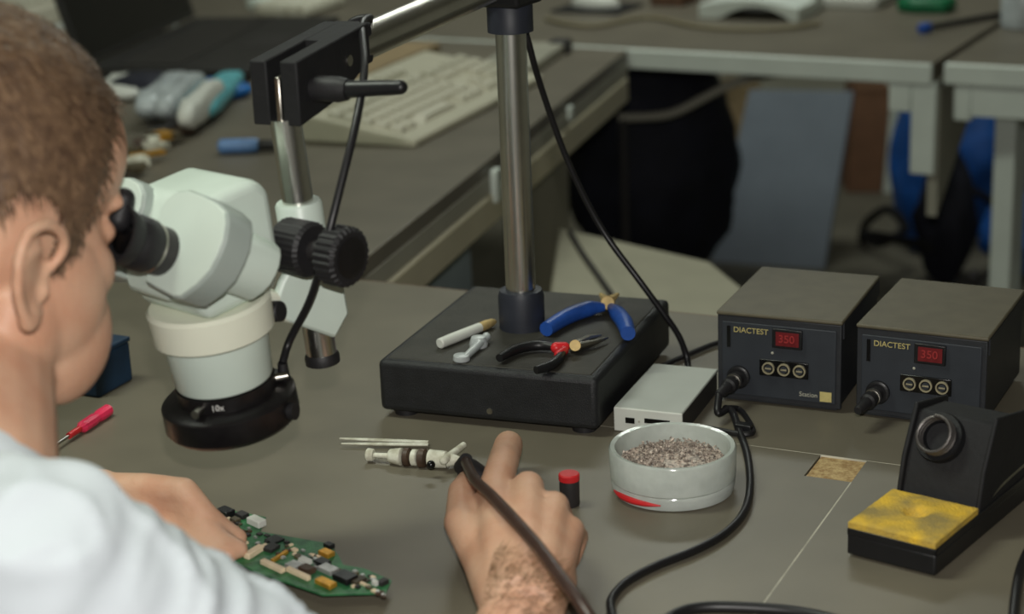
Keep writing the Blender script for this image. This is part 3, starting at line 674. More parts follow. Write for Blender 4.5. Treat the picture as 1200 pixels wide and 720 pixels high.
# nippers with blue handles
nip = thing('side_cutters', B_(712, 352), 'side cutters with blue handles lying open on the stand base', 'pliers')
MB().tube([B_(708, 360, 0.008), B_(690, 362, 0.0085), B_(665, 371, 0.0085), B_(640, 386, 0.0085)], [0.0045, 0.0085, 0.0085, 0.0075], 12, 6).build('handle', 'blue_grip', nip)
MB().tube([B_(716, 360, 0.008), B_(724, 368, 0.0085), B_(732, 379, 0.0085), B_(736, 391, 0.0085)], [0.0045, 0.0085, 0.0088, 0.0075], 12, 6).build('handle', 'blue_grip', nip)
MB().cyl(B_(712, 355, 0.004), B_(712, 355, 0.013), 0.0075, n=18).build('joint', 'brass', nip, bevel=0.001)
for q in ((704, 345), (724, 345)):
    MB().tube([B_(712, 354, 0.009), B_(q[0], q[1], 0.009)], [0.006, 0.002], 8).build('jaw', 'brass', nip)
# pliers with dark handles and red collars
pli = thing('small_pliers', B_(668, 407), 'small pliers with black handles and red collar on the stand base', 'pliers')
MB().tube([B_(655, 408, 0.006), B_(630, 405, 0.0065), B_(604, 410, 0.0065), B_(585, 420, 0.0065)], [0.0035, 0.005, 0.0052, 0.004], 12, 6).build('handle', 'black_plastic', pli)
MB().tube([B_(660, 412, 0.006), B_(654, 421, 0.0055), B_(644, 429, 0.0055), B_(628, 434, 0.0055)], [0.0035, 0.0048, 0.005, 0.004], 12, 6).build('handle', 'black_plastic', pli)
MB().cap(B_(652, 408, 0.006), B_(662, 407, 0.006), 0.0058, 0.005).build('collar', 'red_grip', pli)
MB().cap(B_(655, 416, 0.006), B_(661, 411, 0.006), 0.0048, 0.0045).build('collar', 'red_grip', pli)
MB().cyl(B_(674, 405, 0.002), B_(674, 405, 0.010), 0.0055, n=16).build('joint', 'brass', pli)
MB().tube([B_(672, 405, 0.007), B_(690, 396, 0.007), B_(704, 393, 0.006)], [0.0048, 0.0035, 0.0012], 8).build('jaw', 'steel', pli)
MB().tube([B_(674, 407, 0.006), B_(694, 402, 0.006), B_(712, 396, 0.005)], [0.0048, 0.0033, 0.0012], 8).build('jaw', 'steel', pli)

# ================================================================== TOOLS IN FRONT OF THE BASE
tw = thing('tweezers', D(455, 520), 'flat pale metal tweezers lying in front of the stand base', 'tweezers')
for a_, b_ in (((398, 515), (502, 519)), ((400, 521), (502, 522))):
    q0, q1 = D(*a_, 0.003), D(*b_, 0.003); dd = (q1-q0).normalized(); nn = V((-dd.y, dd.x, 0))
    MB().prism([q0-nn*0.0008, q0+(q1-q0)*0.4-nn*0.0026, q1-nn*0.0022, q1+nn*0.0022, q0+(q1-q0)*0.4+nn*0.0026, q0+nn*0.0008], UP*0.0014).build('arm', 'dirty_white', tw, 30, 0.0003)
noz = thing('spare_part', D(480, 540), 'dirty white spare part with brown threads beside the tweezers', 'spare part')
q0, q1 = D(430, 533, 0.007), D(540, 540, 0.009); dd = (q1-q0).normalized(); Ln = (q1-q0).length
def rg(t, r0, r1, l, name, m):
    MB().lathe([(r0*0.85, 0), (r0, 0.001), (r1, l-0.001), (r1*0.85, l)], q0+dd*Ln*t, dd, 18).build(name, m, noz)
rg(0.0, 0.0062, 0.0058, 0.007, 'end_cap', 'dirty_white'); rg(0.06, 0.0022, 0.0026, 0.018, 'rod', 'dirty_white')
rg(0.24, 0.0066, 0.0085, 0.013, 'cone', 'dirty_white'); rg(0.40, 0.0088, 0.0088, 0.006, 'thread', 'brown_clot')
rg(0.48, 0.0078, 0.0078, 0.006, 'spacer', 'dirty_white'); rg(0.56, 0.0092, 0.0088, 0.007, 'thread', 'brown_clot')
rg(0.66, 0.0086, 0.0080, 0.018, 'nut', 'dirty_white'); rg(0.86, 0.0070, 0.0040, 0.012, 'nozzle', 'dirty_white')
MB().cap(D(520, 540, 0.012), D(543, 522, 0.012), 0.004, 0.003).build('lug', 'dirty_white', noz)
MB().ell(D(505, 545, 0.013), 0.004, 0.004, 0.004).build('dark_hole', 'screen_black', noz)
# little bottle with a red cap, behind the hand
bq = D(668, 592)
bot = thing('small_bottle', bq, 'small dark grey bottle with red cap beside the working hand', 'bottle')
MB().lathe([(0.0078, 0), (0.0086, 0.001), (0.0088, 0.020), (0.0084, 0.024)], bq, UP, 28).build('bottle_body', 'dark_grey', bot)
MB().lathe([(0.0084, 0.0235), (0.0092, 0.024), (0.0092, 0.029), (0.0082, 0.030), (0.0001, 0.030)], bq, UP, 28).build('cap', 'red_cap', bot)
# pink pen-like tweezers by the face
rt = thing('pink_screwdriver', D(85, 508), 'precision screwdriver with bright pink handle beside the face', 'screwdriver')
q0, q1 = D(128, 480, 0.006), D(72, 517, 0.006); dd = (q1-q0).normalized()
MB().lathe([(0.0045, 0), (0.0062, 0.002), (0.0065, 0.018), (0.005, 0.024), (0.0062, 0.030), (0.0062, 0.05), (0.0035, 0.055)], q0, dd, 10).build('handle', 'pink_grip', rt, 20)
MB().cyl(q0+dd*0.054, q0+dd*0.075, 0.0032).build('collar', 'red_grip', rt); MB().cyl(q0+dd*0.07, q0+dd*0.13, 0.0017).build('shaft', 'steel', rt)
q = D(105, 452); 
tb = thing('blue_box', q, 'dark blue box behind the face on the desk', 'box')
MB().box(q+UP*0.022, DX*0.035, DY*0.03, UP*0.022).build('box_body', 'teal_box', tb, 30, 0.003)
MB().box(q+UP*0.0465, DX*0.036, DY*0.031, UP*0.003).build('lid', 'teal_box', tb, 30, 0.002)

# ================================================================== CIRCUIT BOARD IN THE LEFT HAND
zb = 0.012
pcbo = [(250, 604), (266, 599), (312, 608), (305, 625), (386, 639), (398, 655), (402, 664), (426, 668), (459, 682), (452, 697), (378, 699), (300, 672), (240, 642)]
pn = V((0.02, -0.03, 1)).normalized(); pc0 = D(340, 650, zb)
brd = thing('circuit_board', D(340, 650), 'green phone circuit board crowded with chips held by the left hand', 'circuit board')
poly = [onplane(px, py, pc0, pn) for px, py in pcbo]
MB().prism(poly, pn*0.0014).build('board', 'pcb', brd, 20)
pe1 = (onplane(457, 690, pc0, pn)-onplane(262, 603, pc0, pn)); pe1 = (pe1-pn*pe1.dot(pn)).normalized(); pe2 = pn.cross(pe1)
def chip(px, py, lx, ly, h, name, m, rot=0, base=0.0014):
    c = onplane(px, py, pc0, pn); a1 = pe1*math.cos(rot)+pe2*math.sin(rot); a2 = pn.cross(a1)
    return MB().box(c+pn*(base+h/2), a1*lx/2, a2*ly/2, pn*h/2).build(name, m, brd, 20, min(h, lx, ly)*0.12)
chip(301, 617, 0.016, 0.009, 0.006, 'white_connector', 'white_plastic'); chip(265, 606, 0.014, 0.010, 0.006, 'chip', 'black_plastic'); chip(284, 608, 0.010, 0.008, 0.004, 'chip', 'dark_grey')
chip(276, 613, 0.008, 0.006, 0.003, 'capacitor', 'pcb_old'); chip(298, 652, 0.006, 0.020, 0.005, 'cream_strip', 'cream_part', 0.2); chip(318, 646, 0.010, 0.012, 0.003, 'chip', 'dark_grey', 0.2)
chip(328, 656, 0.003, 0.020, 0.003, 'shield_wall', 'gold', 0.2); chip(320, 668, 0.026, 0.005, 0.004, 'cream_strip', 'cream_part'); chip(350, 677, 0.026, 0.004, 0.004, 'shield_wall', 'cream_part')
chip(383, 653, 0.012, 0.008, 0.004, 'gold_contact', 'gold'); chip(358, 662, 0.011, 0.006, 0.004, 'silver_can', 'white_plastic'); chip(378, 664, 0.012, 0.009, 0.004, 'chip', 'black_plastic')
chip(345, 668, 0.012, 0.010, 0.004, 'solder_can', 'solder'); chip(360, 673, 0.012, 0.009, 0.005, 'coil', 'brown_clot'); chip(385, 672, 0.016, 0.010, 0.004, 'silver_can', 'solder')
chip(405, 682, 0.017, 0.013, 0.005, 'chip', 'black_plastic'); chip(382, 688, 0.018, 0.008, 0.004, 'gold_contact', 'gold'); chip(420, 684, 0.008, 0.012, 0.003, 'chip', 'pcb_old')
chip(440, 688, 0.005, 0.004, 0.004, 'silver_can', 'white_plastic'); chip(449, 687, 0.006, 0.008, 0.004, 'chip', 'dark_grey'); chip(322, 636, 0.012, 0.012, 0.002, 'chip', 'black_plastic'); chip(386, 644, 0.008, 0.006, 0.004, 'chip', 'black_plastic')
random.seed(11); sm = {'capacitor': MB(), }
for i in range(90):
    t = random.random(); u = random.uniform(-0.4, 0.4)
    px = 262+t*190+u*20; py = 612+t*78+u*34+6
    c = onplane(px, py, pc0, pn)
    MB().box(c+pn*0.0022, pe1*random.uniform(0.0012, 0.0026), pe2*random.uniform(0.0010, 0.002), pn*random.uniform(0.0006, 0.0012)).build('resistor', random.choice(['solder', 'pcb_old', 'cream_part', 'dark_grey', 'brown_clot']), brd, 20)

# ================================================================== PERSON
hp_pitch, hp_yaw = math.radians(20), math.radians(57)
hf = V((math.cos(hp_yaw)*math.cos(hp_pitch), math.sin(hp_yaw)*math.cos(hp_pitch), -math.sin(hp_pitch)))
hR = V((math.sin(hp_yaw), -math.cos(hp_yaw), 0)); hU = hR.cross(hf)
eyeR = A(122, 272, 1.318); mid = eyeR - hR*0.031
HS = 1.115
def H(f, r, u): return mid + (hf*f + hR*r + hU*u)*HS
def hell(mb, c, r, n=24, m=14): mb.ell(H(*c), r[0]*HS, r[1]*HS, r[2]*HS, hf, hR, hU, n, m)
def head_shape(mb, grow=0.0, ears=True):
    g = grow
    hell(mb, (-0.098, 0, 0.042), (0.098+g, 0.076+g, 0.084+g), 32, 18)
    hell(mb, (-0.045, 0, 0.045), (0.055+g, 0.064+g, 0.058+g))
    hell(mb, (-0.10, 0, 0.0), (0.080+g, 0.070+g, 0.066+g))
    if not ears: return
    hell(mb, (-0.040, 0, -0.030), (0.046, 0.059, 0.066)); hell(mb, (-0.038, 0, -0.078), (0.050, 0.047, 0.036))
    hell(mb, (-0.012, 0, -0.104), (0.022, 0.024, 0.017))
    for s in (-1, 1):
        hell(mb, (-0.078, s*0.050, -0.062), (0.030, 0.017, 0.036)); hell(mb, (-0.034, s*0.042, -0.026), (0.030, 0.018, 0.024))
        hell(mb, (-0.055, s*0.049, -0.045), (0.040, 0.018, 0.042)); hell(mb, (-0.034, s*0.036, -0.070), (0.040, 0.024, 0.044))
        hell(mb, (-0.013, s*0.028, 0.020), (0.010, 0.025, 0.009)); hell(mb, (-0.012, s*0.031, 0.0), (0.013, 0.015, 0.010))
        # ear: rim, inner fold, bowl, lobe
        ro = 0.079; c = (-0.112, s*ro, -0.033)
        def E(a, b, o): return H(c[0]+a*1.12, s*(ro+o*0.9), c[2]+b*0.84)
        rim = [E(0.014, 0.004, -0.002), E(0.020, 0.020, 0.003), E(0.014, 0.034, 0.009), E(-0.002, 0.039, 0.014), E(-0.016, 0.031, 0.017), E(-0.020, 0.014, 0.017), E(-0.016, -0.006, 0.014), E(-0.008, -0.020, 0.009), E(0.002, -0.030, 0.005), E(0.010, -0.028, 0.001), E(0.013, -0.020, -0.001)]
        mb.tube(catmull(rim, 5), [0.0042, 0.0048, 0.0048, 0.0046, 0.0044, 0.0052, 0.0048], 10)
        ah = [E(0.004, 0.022, 0.004), E(-0.006, 0.018, 0.008), E(-0.011, 0.004, 0.008), E(-0.006, -0.010, 0.005), E(0.003, -0.015, 0.002)]
        mb.tube(catmull(ah, 5), 0.0040, 8)
        ez = hR*s; 
        mb.ell(E(-0.002, 0.006, 0.003), 0.019*HS, 0.0040*HS, 0.027*HS, (hf+hR*s*-0.45).normalized(), (hR*s+hf*0.45).normalized(), hU, 18, 10)
        hell(mb, (c[0]+0.014, s*(ro+0.001), c[2]-0.006), (0.0052, 0.0045, 0.008), 12, 8)
        mb.ell(E(0.004, -0.027, 0.003), 0.0095*HS, 0.0052*HS, 0.010*HS, hf, hR*s, hU, 14, 8)
    mb.tube([H(0.0, 0, 0.004), H(0.010, 0, -0.018), H(0.022, 0, -0.038)], [0.008*HS, 0.009*HS, 0.0115*HS], 12)
    hell(mb, (0.018, 0, -0.042), (0.014, 0.017, 0.009))
    hell(mb, (0.004, 0, -0.066), (0.010, 0.023, 0.0055)); hell(mb, (0.003, 0, -0.076), (0.010, 0.020, 0.006))
NB = A(-74, 562, 1.13)                                   # base of the neck
ty_ = math.radians(49); tR = V((math.sin(ty_), -math.cos(ty_), 0)); tF = V((math.cos(ty_), math.sin(ty_), 0))
SR = A(48, 690, 1.03); SL = NB - tR*0.20 - UP*0.02
ELB = A(535, 1015, 1.12); WR = D(612, 712, 0.040)
body = MB()
head_shape(body)
body.tube([H(-0.090, 0, -0.02), H(-0.080, 0, -0.085), NB+tR*0.012+tF*0.01, NB-UP*0.08-tF*0.02], [0.060, 0.062, 0.064, 0.085], 20)
chest = NB - UP*0.22 - tF*0.07; hip = NB - UP*0.50 - tF*0.20
hip.z = 0.53
body.ell(chest, 0.165, 0.105, 0.19, tR, tF, UP, 24, 16); body.ell((chest+hip)/2, 0.145, 0.10, 0.20, tR, tF, UP, 24, 14); body.ell(hip, 0.165, 0.115, 0.12, tR, tF, UP, 24, 14)
for s_, so in ((1, SR), (-1, SL)): body.cap(NB-UP*0.05, so, 0.055, 0.052)
body.cap(SR, ELB, 0.050, 0.041, 18); body.tube([ELB, ELB*0.55+WR*0.45+UP*0.004, ELB*0.2+WR*0.8, WR], [0.043, 0.043, 0.034, 0.030], 18)
ELL = A(-330, 600, 1.42); WL = D(128, 588, 0.030)
body.cap(SL, ELL, 0.048, 0.040, 18); body.tube([ELL, ELL*0.5+WL*0.5, WL], [0.041, 0.038, 0.028], 18)
for s in (-1, 1):
    kn = hip + tR*0.11*s + tF*0.40 + UP*0.02; an = kn + UP*(0.09-kn.z) - tF*0.05
    body.cap(hip+tR*0.09*s, kn, 0.078, 0.058, 18); body.cap(kn, an, 0.054, 0.038, 16); body.cap(an-UP*0.045, an+tF*0.14-UP*0.055, 0.036, 0.030, 12)
# ---- right hand, seen from the wrist: palm down, index stretched forward, the rest curled under
def P(px, py, z): return D(px, py, z)
imc, mmc, rmc, pmc = P(580, 574, 0.060), P(619, 570, 0.064), P(649, 593, 0.058), P(668, 622, 0.046)
def palm(a, b, r0, r1): body.tube([a, (a+b)/2+UP*0.003, b], [r0, (r0+r1)/2, r1], 14); body.ell(b, r1, r1, r1*0.95)
palm(WR-tR*0.012+UP*0.002, imc, 0.022, 0.0135); palm(WR+UP*0.004, mmc, 0.024, 0.0135); palm(WR+tR*0.010, rmc, 0.022, 0.0130); palm(WR+tR*0.014-UP*0.004, pmc, 0.020, 0.0125)
body.ell((imc+mmc+rmc+WR)/4 - UP*0.010, 0.034, 0.042, 0.018, V((1, 0, 0)), V((0, 1, 0)), UP, 20, 12)
body.ell((pmc+WR)/2 - UP*0.010+tR*0.004, 0.020, 0.036, 0.018, V((1, 0, 0)), V((0, 1, 0)), UP, 18, 10)
def finger(js, rs, nail=True):
    for i in range(len(js)-1): body.cap(js[i], js[i+1], rs[i], rs[i+1], 12)
    return js
ri = finger([imc, P(590, 541, 0.060), P(596, 522, 0.050), P(598, 520, 0.028)], [0.0142, 0.0136, 0.0132, 0.0115])
finger([mmc, mmc+V((0.004, 0.026, -0.022)), mmc+V((-0.004, 0.018, -0.040)), mmc+V((-0.010, -0.002, -0.046))], [0.0125, 0.0112, 0.0104, 0.0090])
finger([rmc, rmc+V((0.006, 0.022, -0.020)), rmc+V((-0.002, 0.014, -0.036)), rmc+V((-0.008, -0.006, -0.041))], [0.0120, 0.0108, 0.0100, 0.0088])
finger([pmc, pmc+V((0.006, 0.018, -0.014)), pmc+V((0.0, 0.010, -0.028)), pmc+V((-0.006, -0.006, -0.031))], [0.0112, 0.0098, 0.0092, 0.0080])
thb, thm, thi, tht = P(572, 655, 0.036), P(541, 613, 0.044), P(541, 577, 0.046), P(556, 553, 0.040)
body.cap(thb, thm, 0.021, 0.0150); body.cap(WR-tR*0.012, thb, 0.024, 0.021)
finger([thm, thi, tht], [0.0145, 0.0120, 0.0095])
body.ell((imc+thm)/2-UP*0.006, 0.017, 0.026, 0.012, V((1, 0, 0)), V((0, 1, 0)), UP)
# ---- left hand holding the edge of the circuit board
kmc = [P(216, 577, 0.056), P(218, 590, 0.046), P(212, 603, 0.035), P(203, 616, 0.026)]
for i, q in enumerate(kmc): body.tube([WL+UP*(0.006-0.006*i), (WL+q)/2+UP*0.004, q], [0.020, 0.017, 0.0125], 12); body.ell(q, 0.0125, 0.0125, 0.0125)
body.ell((WL+kmc[1])/2-UP*0.004, 0.036, 0.024, 0.020, (kmc[1]-WL).normalized(), UP.cross((kmc[1]-WL).normalized()), UP)
finger([kmc[0], P(240, 604, 0.040), P(262, 622, 0.026), P(279, 631, 0.021)], [0.0125, 0.0112, 0.0100, 0.0085])
finger([kmc[1], P(240, 619, 0.032), P(262, 637, 0.024), P(280, 644, 0.021)], [0.0125, 0.0110, 0.0098, 0.0085])
finger([kmc[2], P(232, 624, 0.028), P(254, 642, 0.022), P(268, 650, 0.020)], [0.0118, 0.0104, 0.0094, 0.0082])
finger([kmc[3], P(222, 634, 0.022), P(240, 650, 0.018), P(250, 656, 0.017)], [0.0108, 0.0094, 0.0086, 0.0076])
finger([WL+V((0.012, -0.006, -0.008)), P(185, 640, 0.018), P(225, 662, 0.014), P(252, 668, 0.019)], [0.018, 0.0135, 0.0115, 0.0090])
me = remesh(body, 0.0028, 8)

per = mesh_obj(me, 'person', 'skin'); pl_ = V((hip.x, hip.y, 0))
me.transform(Matrix.Translation(-pl_)); per.location = pl_; PINV['person'] = Matrix.Translation(-pl_)
tag(per, 'man in pale blue shirt bending to the microscope eyepiece with both hands working', 'person')
# ---- hair
hm = MB(); head_shape(hm, 0.0045, False)
hme = remesh(hm, 0.0035, 4)
def hairy(p):
    q = (p-mid)/HS; f, r, u = q.dot(hf), q.dot(hR), q.dot(hU)
    if f > -0.022 and u < 0.098: return False
    if f > -0.056: return u > 0.082 - max(0, (-0.036-f))*3.6
    if f > -0.080: return u > -0.034
    if f > -0.122: return u > 0.018 - max(0, f+0.100)*0.5
    return u > -0.050 + max(0, f+0.150)*2.6
bm = bmesh.new(); bm.from_mesh(hme)
jit = lambda p: p + hU*0.004*noise.noise(p*130) + hf*0.004*noise.noise(p*110+V((5, 0, 0)))
bmesh.ops.delete(bm, geom=[f for f in bm.faces if not hairy(jit(f.calc_center_median()))], context='FACES')
for v in bm.verts:
    v.co += v.normal*0.0022*noise.noise(V((v.co.x*90, v.co.y*90, v.co.z*40)))
roots = [(f.calc_center_median().copy(), f.normal.copy()) for f in bm.faces]
bm.to_mesh(hme); bm.free()
hme.transform(PINV['person']); ho = mesh_obj(hme, 'hair', 'hair', per); ho['label'] = 'short light brown hair'
so_ = ho.modifiers.new('s', 'SOLIDIFY'); so_.thickness = 0.006; so_.offset = -1
random.seed(2); st = MB()
for i in range(9000):
    p, n = random.choice(roots)
    p = p + V((random.uniform(-1, 1), random.uniform(-1, 1), random.uniform(-1, 1)))*0.0022
    q = (p-mid)/HS; crown = H(-0.150, 0.0, 0.10)
    d = (p-crown); d = d - n*d.dot(n)
    d = (d.normalized() if d.length > 1e-4 else hR) + V((noise.noise(p*45), noise.noise(p*45+V((3, 0, 0))), noise.noise(p*45+V((0, 7, 0)))))*0.25
    d = (d - n*d.dot(n)*1.0 - hU*0.25).normalized(); sd_ = d.cross(n).normalized(); L_ = random.uniform(0.010, 0.021); w_ = random.uniform(0.00035, 0.0006)
    a0 = p - n*0.001; a1 = p + d*L_*0.5 + n*0.0024; a2 = p + d*L_ + n*random.uniform(0.0005, 0.0022)
    st.add([a0-sd_*w_, a0+sd_*w_, a1-sd_*w_, a1+sd_*w_, a2], [(0, 1, 3, 2), (2, 3, 4)])
st.build('hair_strands', 'strand', per, 0)['kind'] = 'stuff'
# dark down on the forearm and wrist
random.seed(8); ah = MB(); wax = (ELB-WR).normalized()
for i in range(1300):
    t = random.uniform(-0.035, 0.07); an = random.uniform(-1.4, 1.4); sx_ = wax.cross(UP).normalized(); ux = sx_.cross(wax)
    if ux.z < 0: ux = -ux
    r_ = 0.0305+0.03*max(0, t)
    n = (ux*math.cos(an)+sx_*math.sin(an)); p = WR + wax*t + n*r_
    d = (-sx_*0.5*random.uniform(0.2, 1.4) + wax*random.uniform(-0.9, 0.3) + n*0.15).normalized(); sd_ = d.cross(n).normalized()
    ah.add([p-sd_*0.00022, p+sd_*0.00022, p+d*random.uniform(0.006, 0.012)], [(0, 1, 2)])
ah.build('arm_hair', 'arm_hair', per, 0)['kind'] = 'stuff'
# ---- shirt
sh_ = MB()
sh_.ell(chest, 0.185, 0.125, 0.205, tR, tF, UP, 28, 18); sh_.ell((chest+hip)/2, 0.165, 0.12, 0.21, tR, tF, UP, 28, 16); sh_.ell(hip+UP*0.02, 0.178, 0.128, 0.10, tR, tF, UP)
for so in (SR, SL): sh_.cap(NB-UP*0.045-tF*0.015, so, 0.064, 0.068, 18)
sh_.tube([SR, SR*0.62+ELB*0.38+UP*0.026, ELB, ELB+(WR-ELB)*0.20], [0.070, 0.066, 0.060, 0.056], 22); sh_.ell(SR, 0.070, 0.070, 0.070)
sh_.ell(ELB, 0.060, 0.060, 0.060)
sh_.tube([SL, SL*0.5+ELL*0.5, ELL, ELL+(WL-ELL)*0.3], [0.064, 0.060, 0.055, 0.050], 20); sh_.ell(ELL, 0.055, 0.055, 0.055)
sme = remesh(sh_, 0.0055, 6)
ax_ = (ELB-SR).normalized()
snap = [(v.co.copy(), v.normal.copy()) for v in sme.vertices]
for v, (p, n) in zip(sme.vertices, snap):
    t = (p-SR).dot(ax_)
    dg_ = (p-SR).dot((ax_*0.55+UP*0.6-tF*0.4).normalized()); al = (p-SR).dot((ax_*0.7-UP*0.6).normalized())
    q = V((dg_*30, al*8, p.y*9)); rdg = 1-abs(noise.noise(q))*2.2
    fold = 0.006*max(0, rdg)**2 + 0.006*(1-abs(noise.noise(V((t*34, p.z*12, p.y*12)))*2)) + 0.010*noise.noise(p*7)
    v.co = p + n*fold*0.8
# neck opening
nx = (NB - H(-0.115, 0, -0.06)).normalized()
bm = bmesh.new(); bm.from_mesh(sme)
nk = NB - nx*0.02
bmesh.ops.delete(bm, geom=[v for v in bm.verts if (v.co-nk).dot(-nx) > 0.004 and ((v.co-nk)-nx*(v.co-nk).dot(nx)).length < 0.085], context='VERTS')
bm.to_mesh(sme); bm.free(); sme.shade_smooth(); sme.transform(PINV['person'])
so = mesh_obj(sme, 'shirt', 'shirt', per); so['label'] = 'pale blue white shirt'
# collar: a folded band around the neck
cm = MB(); nu, nv = basis(-nx)[0], basis(-nx)[1]; N = 48; prof = [(0.070, -0.030), (0.068, 0.0), (0.067, 0.010), (0.069, 0.012), (0.074, 0.002), (0.084, -0.022), (0.082, -0.024), (0.072, -0.008)]
vs = []; fs = []
for j in range(N):
    an = 2*math.pi*j/N
    for r_, h_ in prof:
        rr = r_*(1+0.05*noise.noise(V((math.cos(an)*2, math.sin(an)*2, h_*20))))
        vs.append(NB + nx*0.004 + (nu*math.cos(an)+nv*math.sin(an))*rr - nx*h_)
m_ = len(prof)
for j in range(N):
    for i in range(m_): fs.append((j*m_+i, j*m_+(i+1) % m_, ((j+1) % N)*m_+(i+1) % m_, ((j+1) % N)*m_+i))
cm.add(vs, fs); cm.build('collar', 'shirt', so, 60)
# ---- trousers and shoes, below the desk
tm = MB(); tm.ell(hip-UP*0.02, 0.180, 0.130, 0.125, tR, tF, UP)
for s in (-1, 1):
    kn = hip + tR*0.11*s + tF*0.40 + UP*0.02; an = kn + UP*(0.09-kn.z) - tF*0.05
    tm.cap(hip+tR*0.09*s, kn, 0.088, 0.068, 18); tm.cap(kn, an+UP*0.02, 0.066, 0.056, 16)
tme = remesh(tm, 0.008, 4); tme.transform(PINV['person']); mesh_obj(tme, 'trousers', 'trousers', per)
for s in (-1, 1):
    kn = hip + tR*0.11*s + tF*0.40 + UP*0.02; an = kn + UP*(0.09-kn.z) - tF*0.05
    mb = MB(); mb.cap(an-UP*0.045-tF*0.02, an+tF*0.16-UP*0.047, 0.043, 0.038, 16); mb.cap(an-UP*0.04, an, 0.044, 0.042)
    mb.v = [V((p.x, p.y, max(p.z, 0.0))) for p in mb.v]
    mb.build('shoe', 'black_plastic', per, 60)
# stool carrying him
stl = thing('work_stool', V((hip.x, hip.y, 0)), 'round black work stool under the man', 'stool')
MB().lathe([(0.17, hip.z-0.19), (0.19, hip.z-0.18), (0.19, hip.z-0.150), (0.17, hip.z-0.142), (0.001, hip.z-0.142)], V((hip.x, hip.y, 0)), UP, 40).build('seat', 'black_matte', stl)
MB().cyl(V((hip.x, hip.y, 0.05)), V((hip.x, hip.y, hip.z-0.18)), 0.025).build('column', 'steel', stl)
for i in range(5):
    an = 1.2566*i; MB().cap(V((hip.x, hip.y, 0.06)), V((hip.x+0.26*math.cos(an), hip.y+0.26*math.sin(an), 0.03)), 0.02, 0.016).build('leg', 'black_plastic', stl)
# ---- the iron in the right hand and its brown cable
h0 = P(543, 549, 0.052); h1 = P(604, 585, 0.022)
ir = thing('soldering_iron', P(604, 600, 0), 'black soldering iron handle gripped in the right hand', 'soldering iron')
dd = (h1-h0).normalized()
MB().lathe([(0.006, -0.002), (0.0108, 0.0), (0.0115, 0.006), (0.0105, 0.016), (0.0095, (h1-h0).length), (0.006, (h1-h0).length+0.004)], h0, dd, 24).build('handle', 'rubber', ir)
MB().lathe([(0.0112, 0.016), (0.0118, 0.017), (0.0116, 0.022), (0.0106, 0.023)], h0, dd, 24).build('red_band', 'red_grip', ir)
MB().cyl(h1, h1+dd*0.022, 0.003, 0.001).build('tip', 'steel', ir)
sr0 = h0 - dd*0.001
MB().cyl(sr0, sr0+V((0.004, -0.010, 0.012)), 0.0075, 0.0055).build('strain_relief', 'rubber', ir)
cbp = [sr0+V((0.003, -0.008, 0.009)), P(556, 562, 0.077), P(575, 580, 0.084), P(600, 606, 0.087), P(630, 640, 0.086), P(660, 680, 0.082), P(690, 722, 0.074), P(715, 770, 0.055)]
single(MB().tube(cbp+[P(745, 800, 0.02), P(790, 830, 0.006), P(850, 830, 0.006)], 0.0045, 12, 8), 'brown_cable', 'brown_cable', 'dark brown cable crossing over the back of the right hand', 'cable')


# ================================================================== THINGS ON THE SIDE TABLE
# keyboard with separate keys
kf = D(487, 174); kr = D(606, 112); kl = D(372, 138)
kx = (kr-kf); kx.z = 0; kx.normalize(); ky = V((-kx.y, kx.x, 0))
kW, kD = 0.56, 0.24
kyaw = math.atan2(kx.y, kx.x)
kb = thing('keyboard', kf, 'beige computer keyboard lying on the side table', 'keyboard', kyaw)
kk_ = dict(world=False)
MB().prism([V((0, 0, 0)), V((0, kD, 0)), V((0, kD, 0.052)), V((0, 0.018, 0.016)), V((0, 0, 0.013))], V((kW, 0, 0))).build('housing', 'kb_body', kb, 30, 0.004, **kk_)
km = MB().prism([V((-0.0078, -0.0075, 0)), V((0.0078, -0.0075, 0)), V((0.0078, 0.0075, 0)), V((-0.0078, 0.0075, 0))], V((0, 0, 0.001)))
km.v = []; km.f = []
km.add([V((x, y, 0)) for x, y in ((-.0086, -.0086), (.0086, -.0086), (.0086, .0086), (-.0086, .0086))]+[V((x, y, 0.0085)) for x, y in ((-.0062, -.0055), (.0062, -.0055), (.0062, .0075), (-.0062, .0075))], [(3, 2, 1, 0), (4, 5, 6, 7), (0, 1, 5, 4), (1, 2, 6, 5), (2, 3, 7, 6), (3, 0, 4, 7)])
kme = km.mesh('key', 30); kme.materials.append(MATS['key_beige'])
sl = math.atan2(0.036, 0.222)
def key(x, y, sx=1.0):
    o = bpy.data.objects.new('key', kme); C.objects.link(o); o.parent = kb
    o.location = (x, y, 0.0155+(y-0.018)*math.tan(sl)); o.rotation_euler = (sl, 0, 0); o.scale = (sx*1.27, 1.48, 1.15); o.location.x = x*1.27
rows = [0.042, 0.070, 0.098, 0.126, 0.154, 0.198]
for ri, y in enumerate(rows):
    if ri == 0:
        xs = [(0.022, 1.3), (0.046, 1.2), (0.131, 6.4), (0.216, 1.2), (0.240, 1.2), (0.264, 1.2)]
    elif ri == 5:
        xs = [(0.02+0.0195*i+0.01*(i > 0)+0.008*((i > 4)+(i > 8)), 1) for i in range(13)]
    else:
        xs = [(0.022+(0.004*ri if False else 0), 1.3)] + [(0.046+0.0192*i, 1) for i in range(11)] + [(0.264, 1.5)]
    for x, s in xs: key(x, y, s)
    if ri in (0, 2, 3, 4, 5) or ri == 1:
        for i in range(3):
            if ri in (0, 3, 4) or (ri == 1 and i == 1): key(0.301+0.0192*i, y)
        for i in range(4):
            if ri < 5: key(0.366+0.0192*i, y)
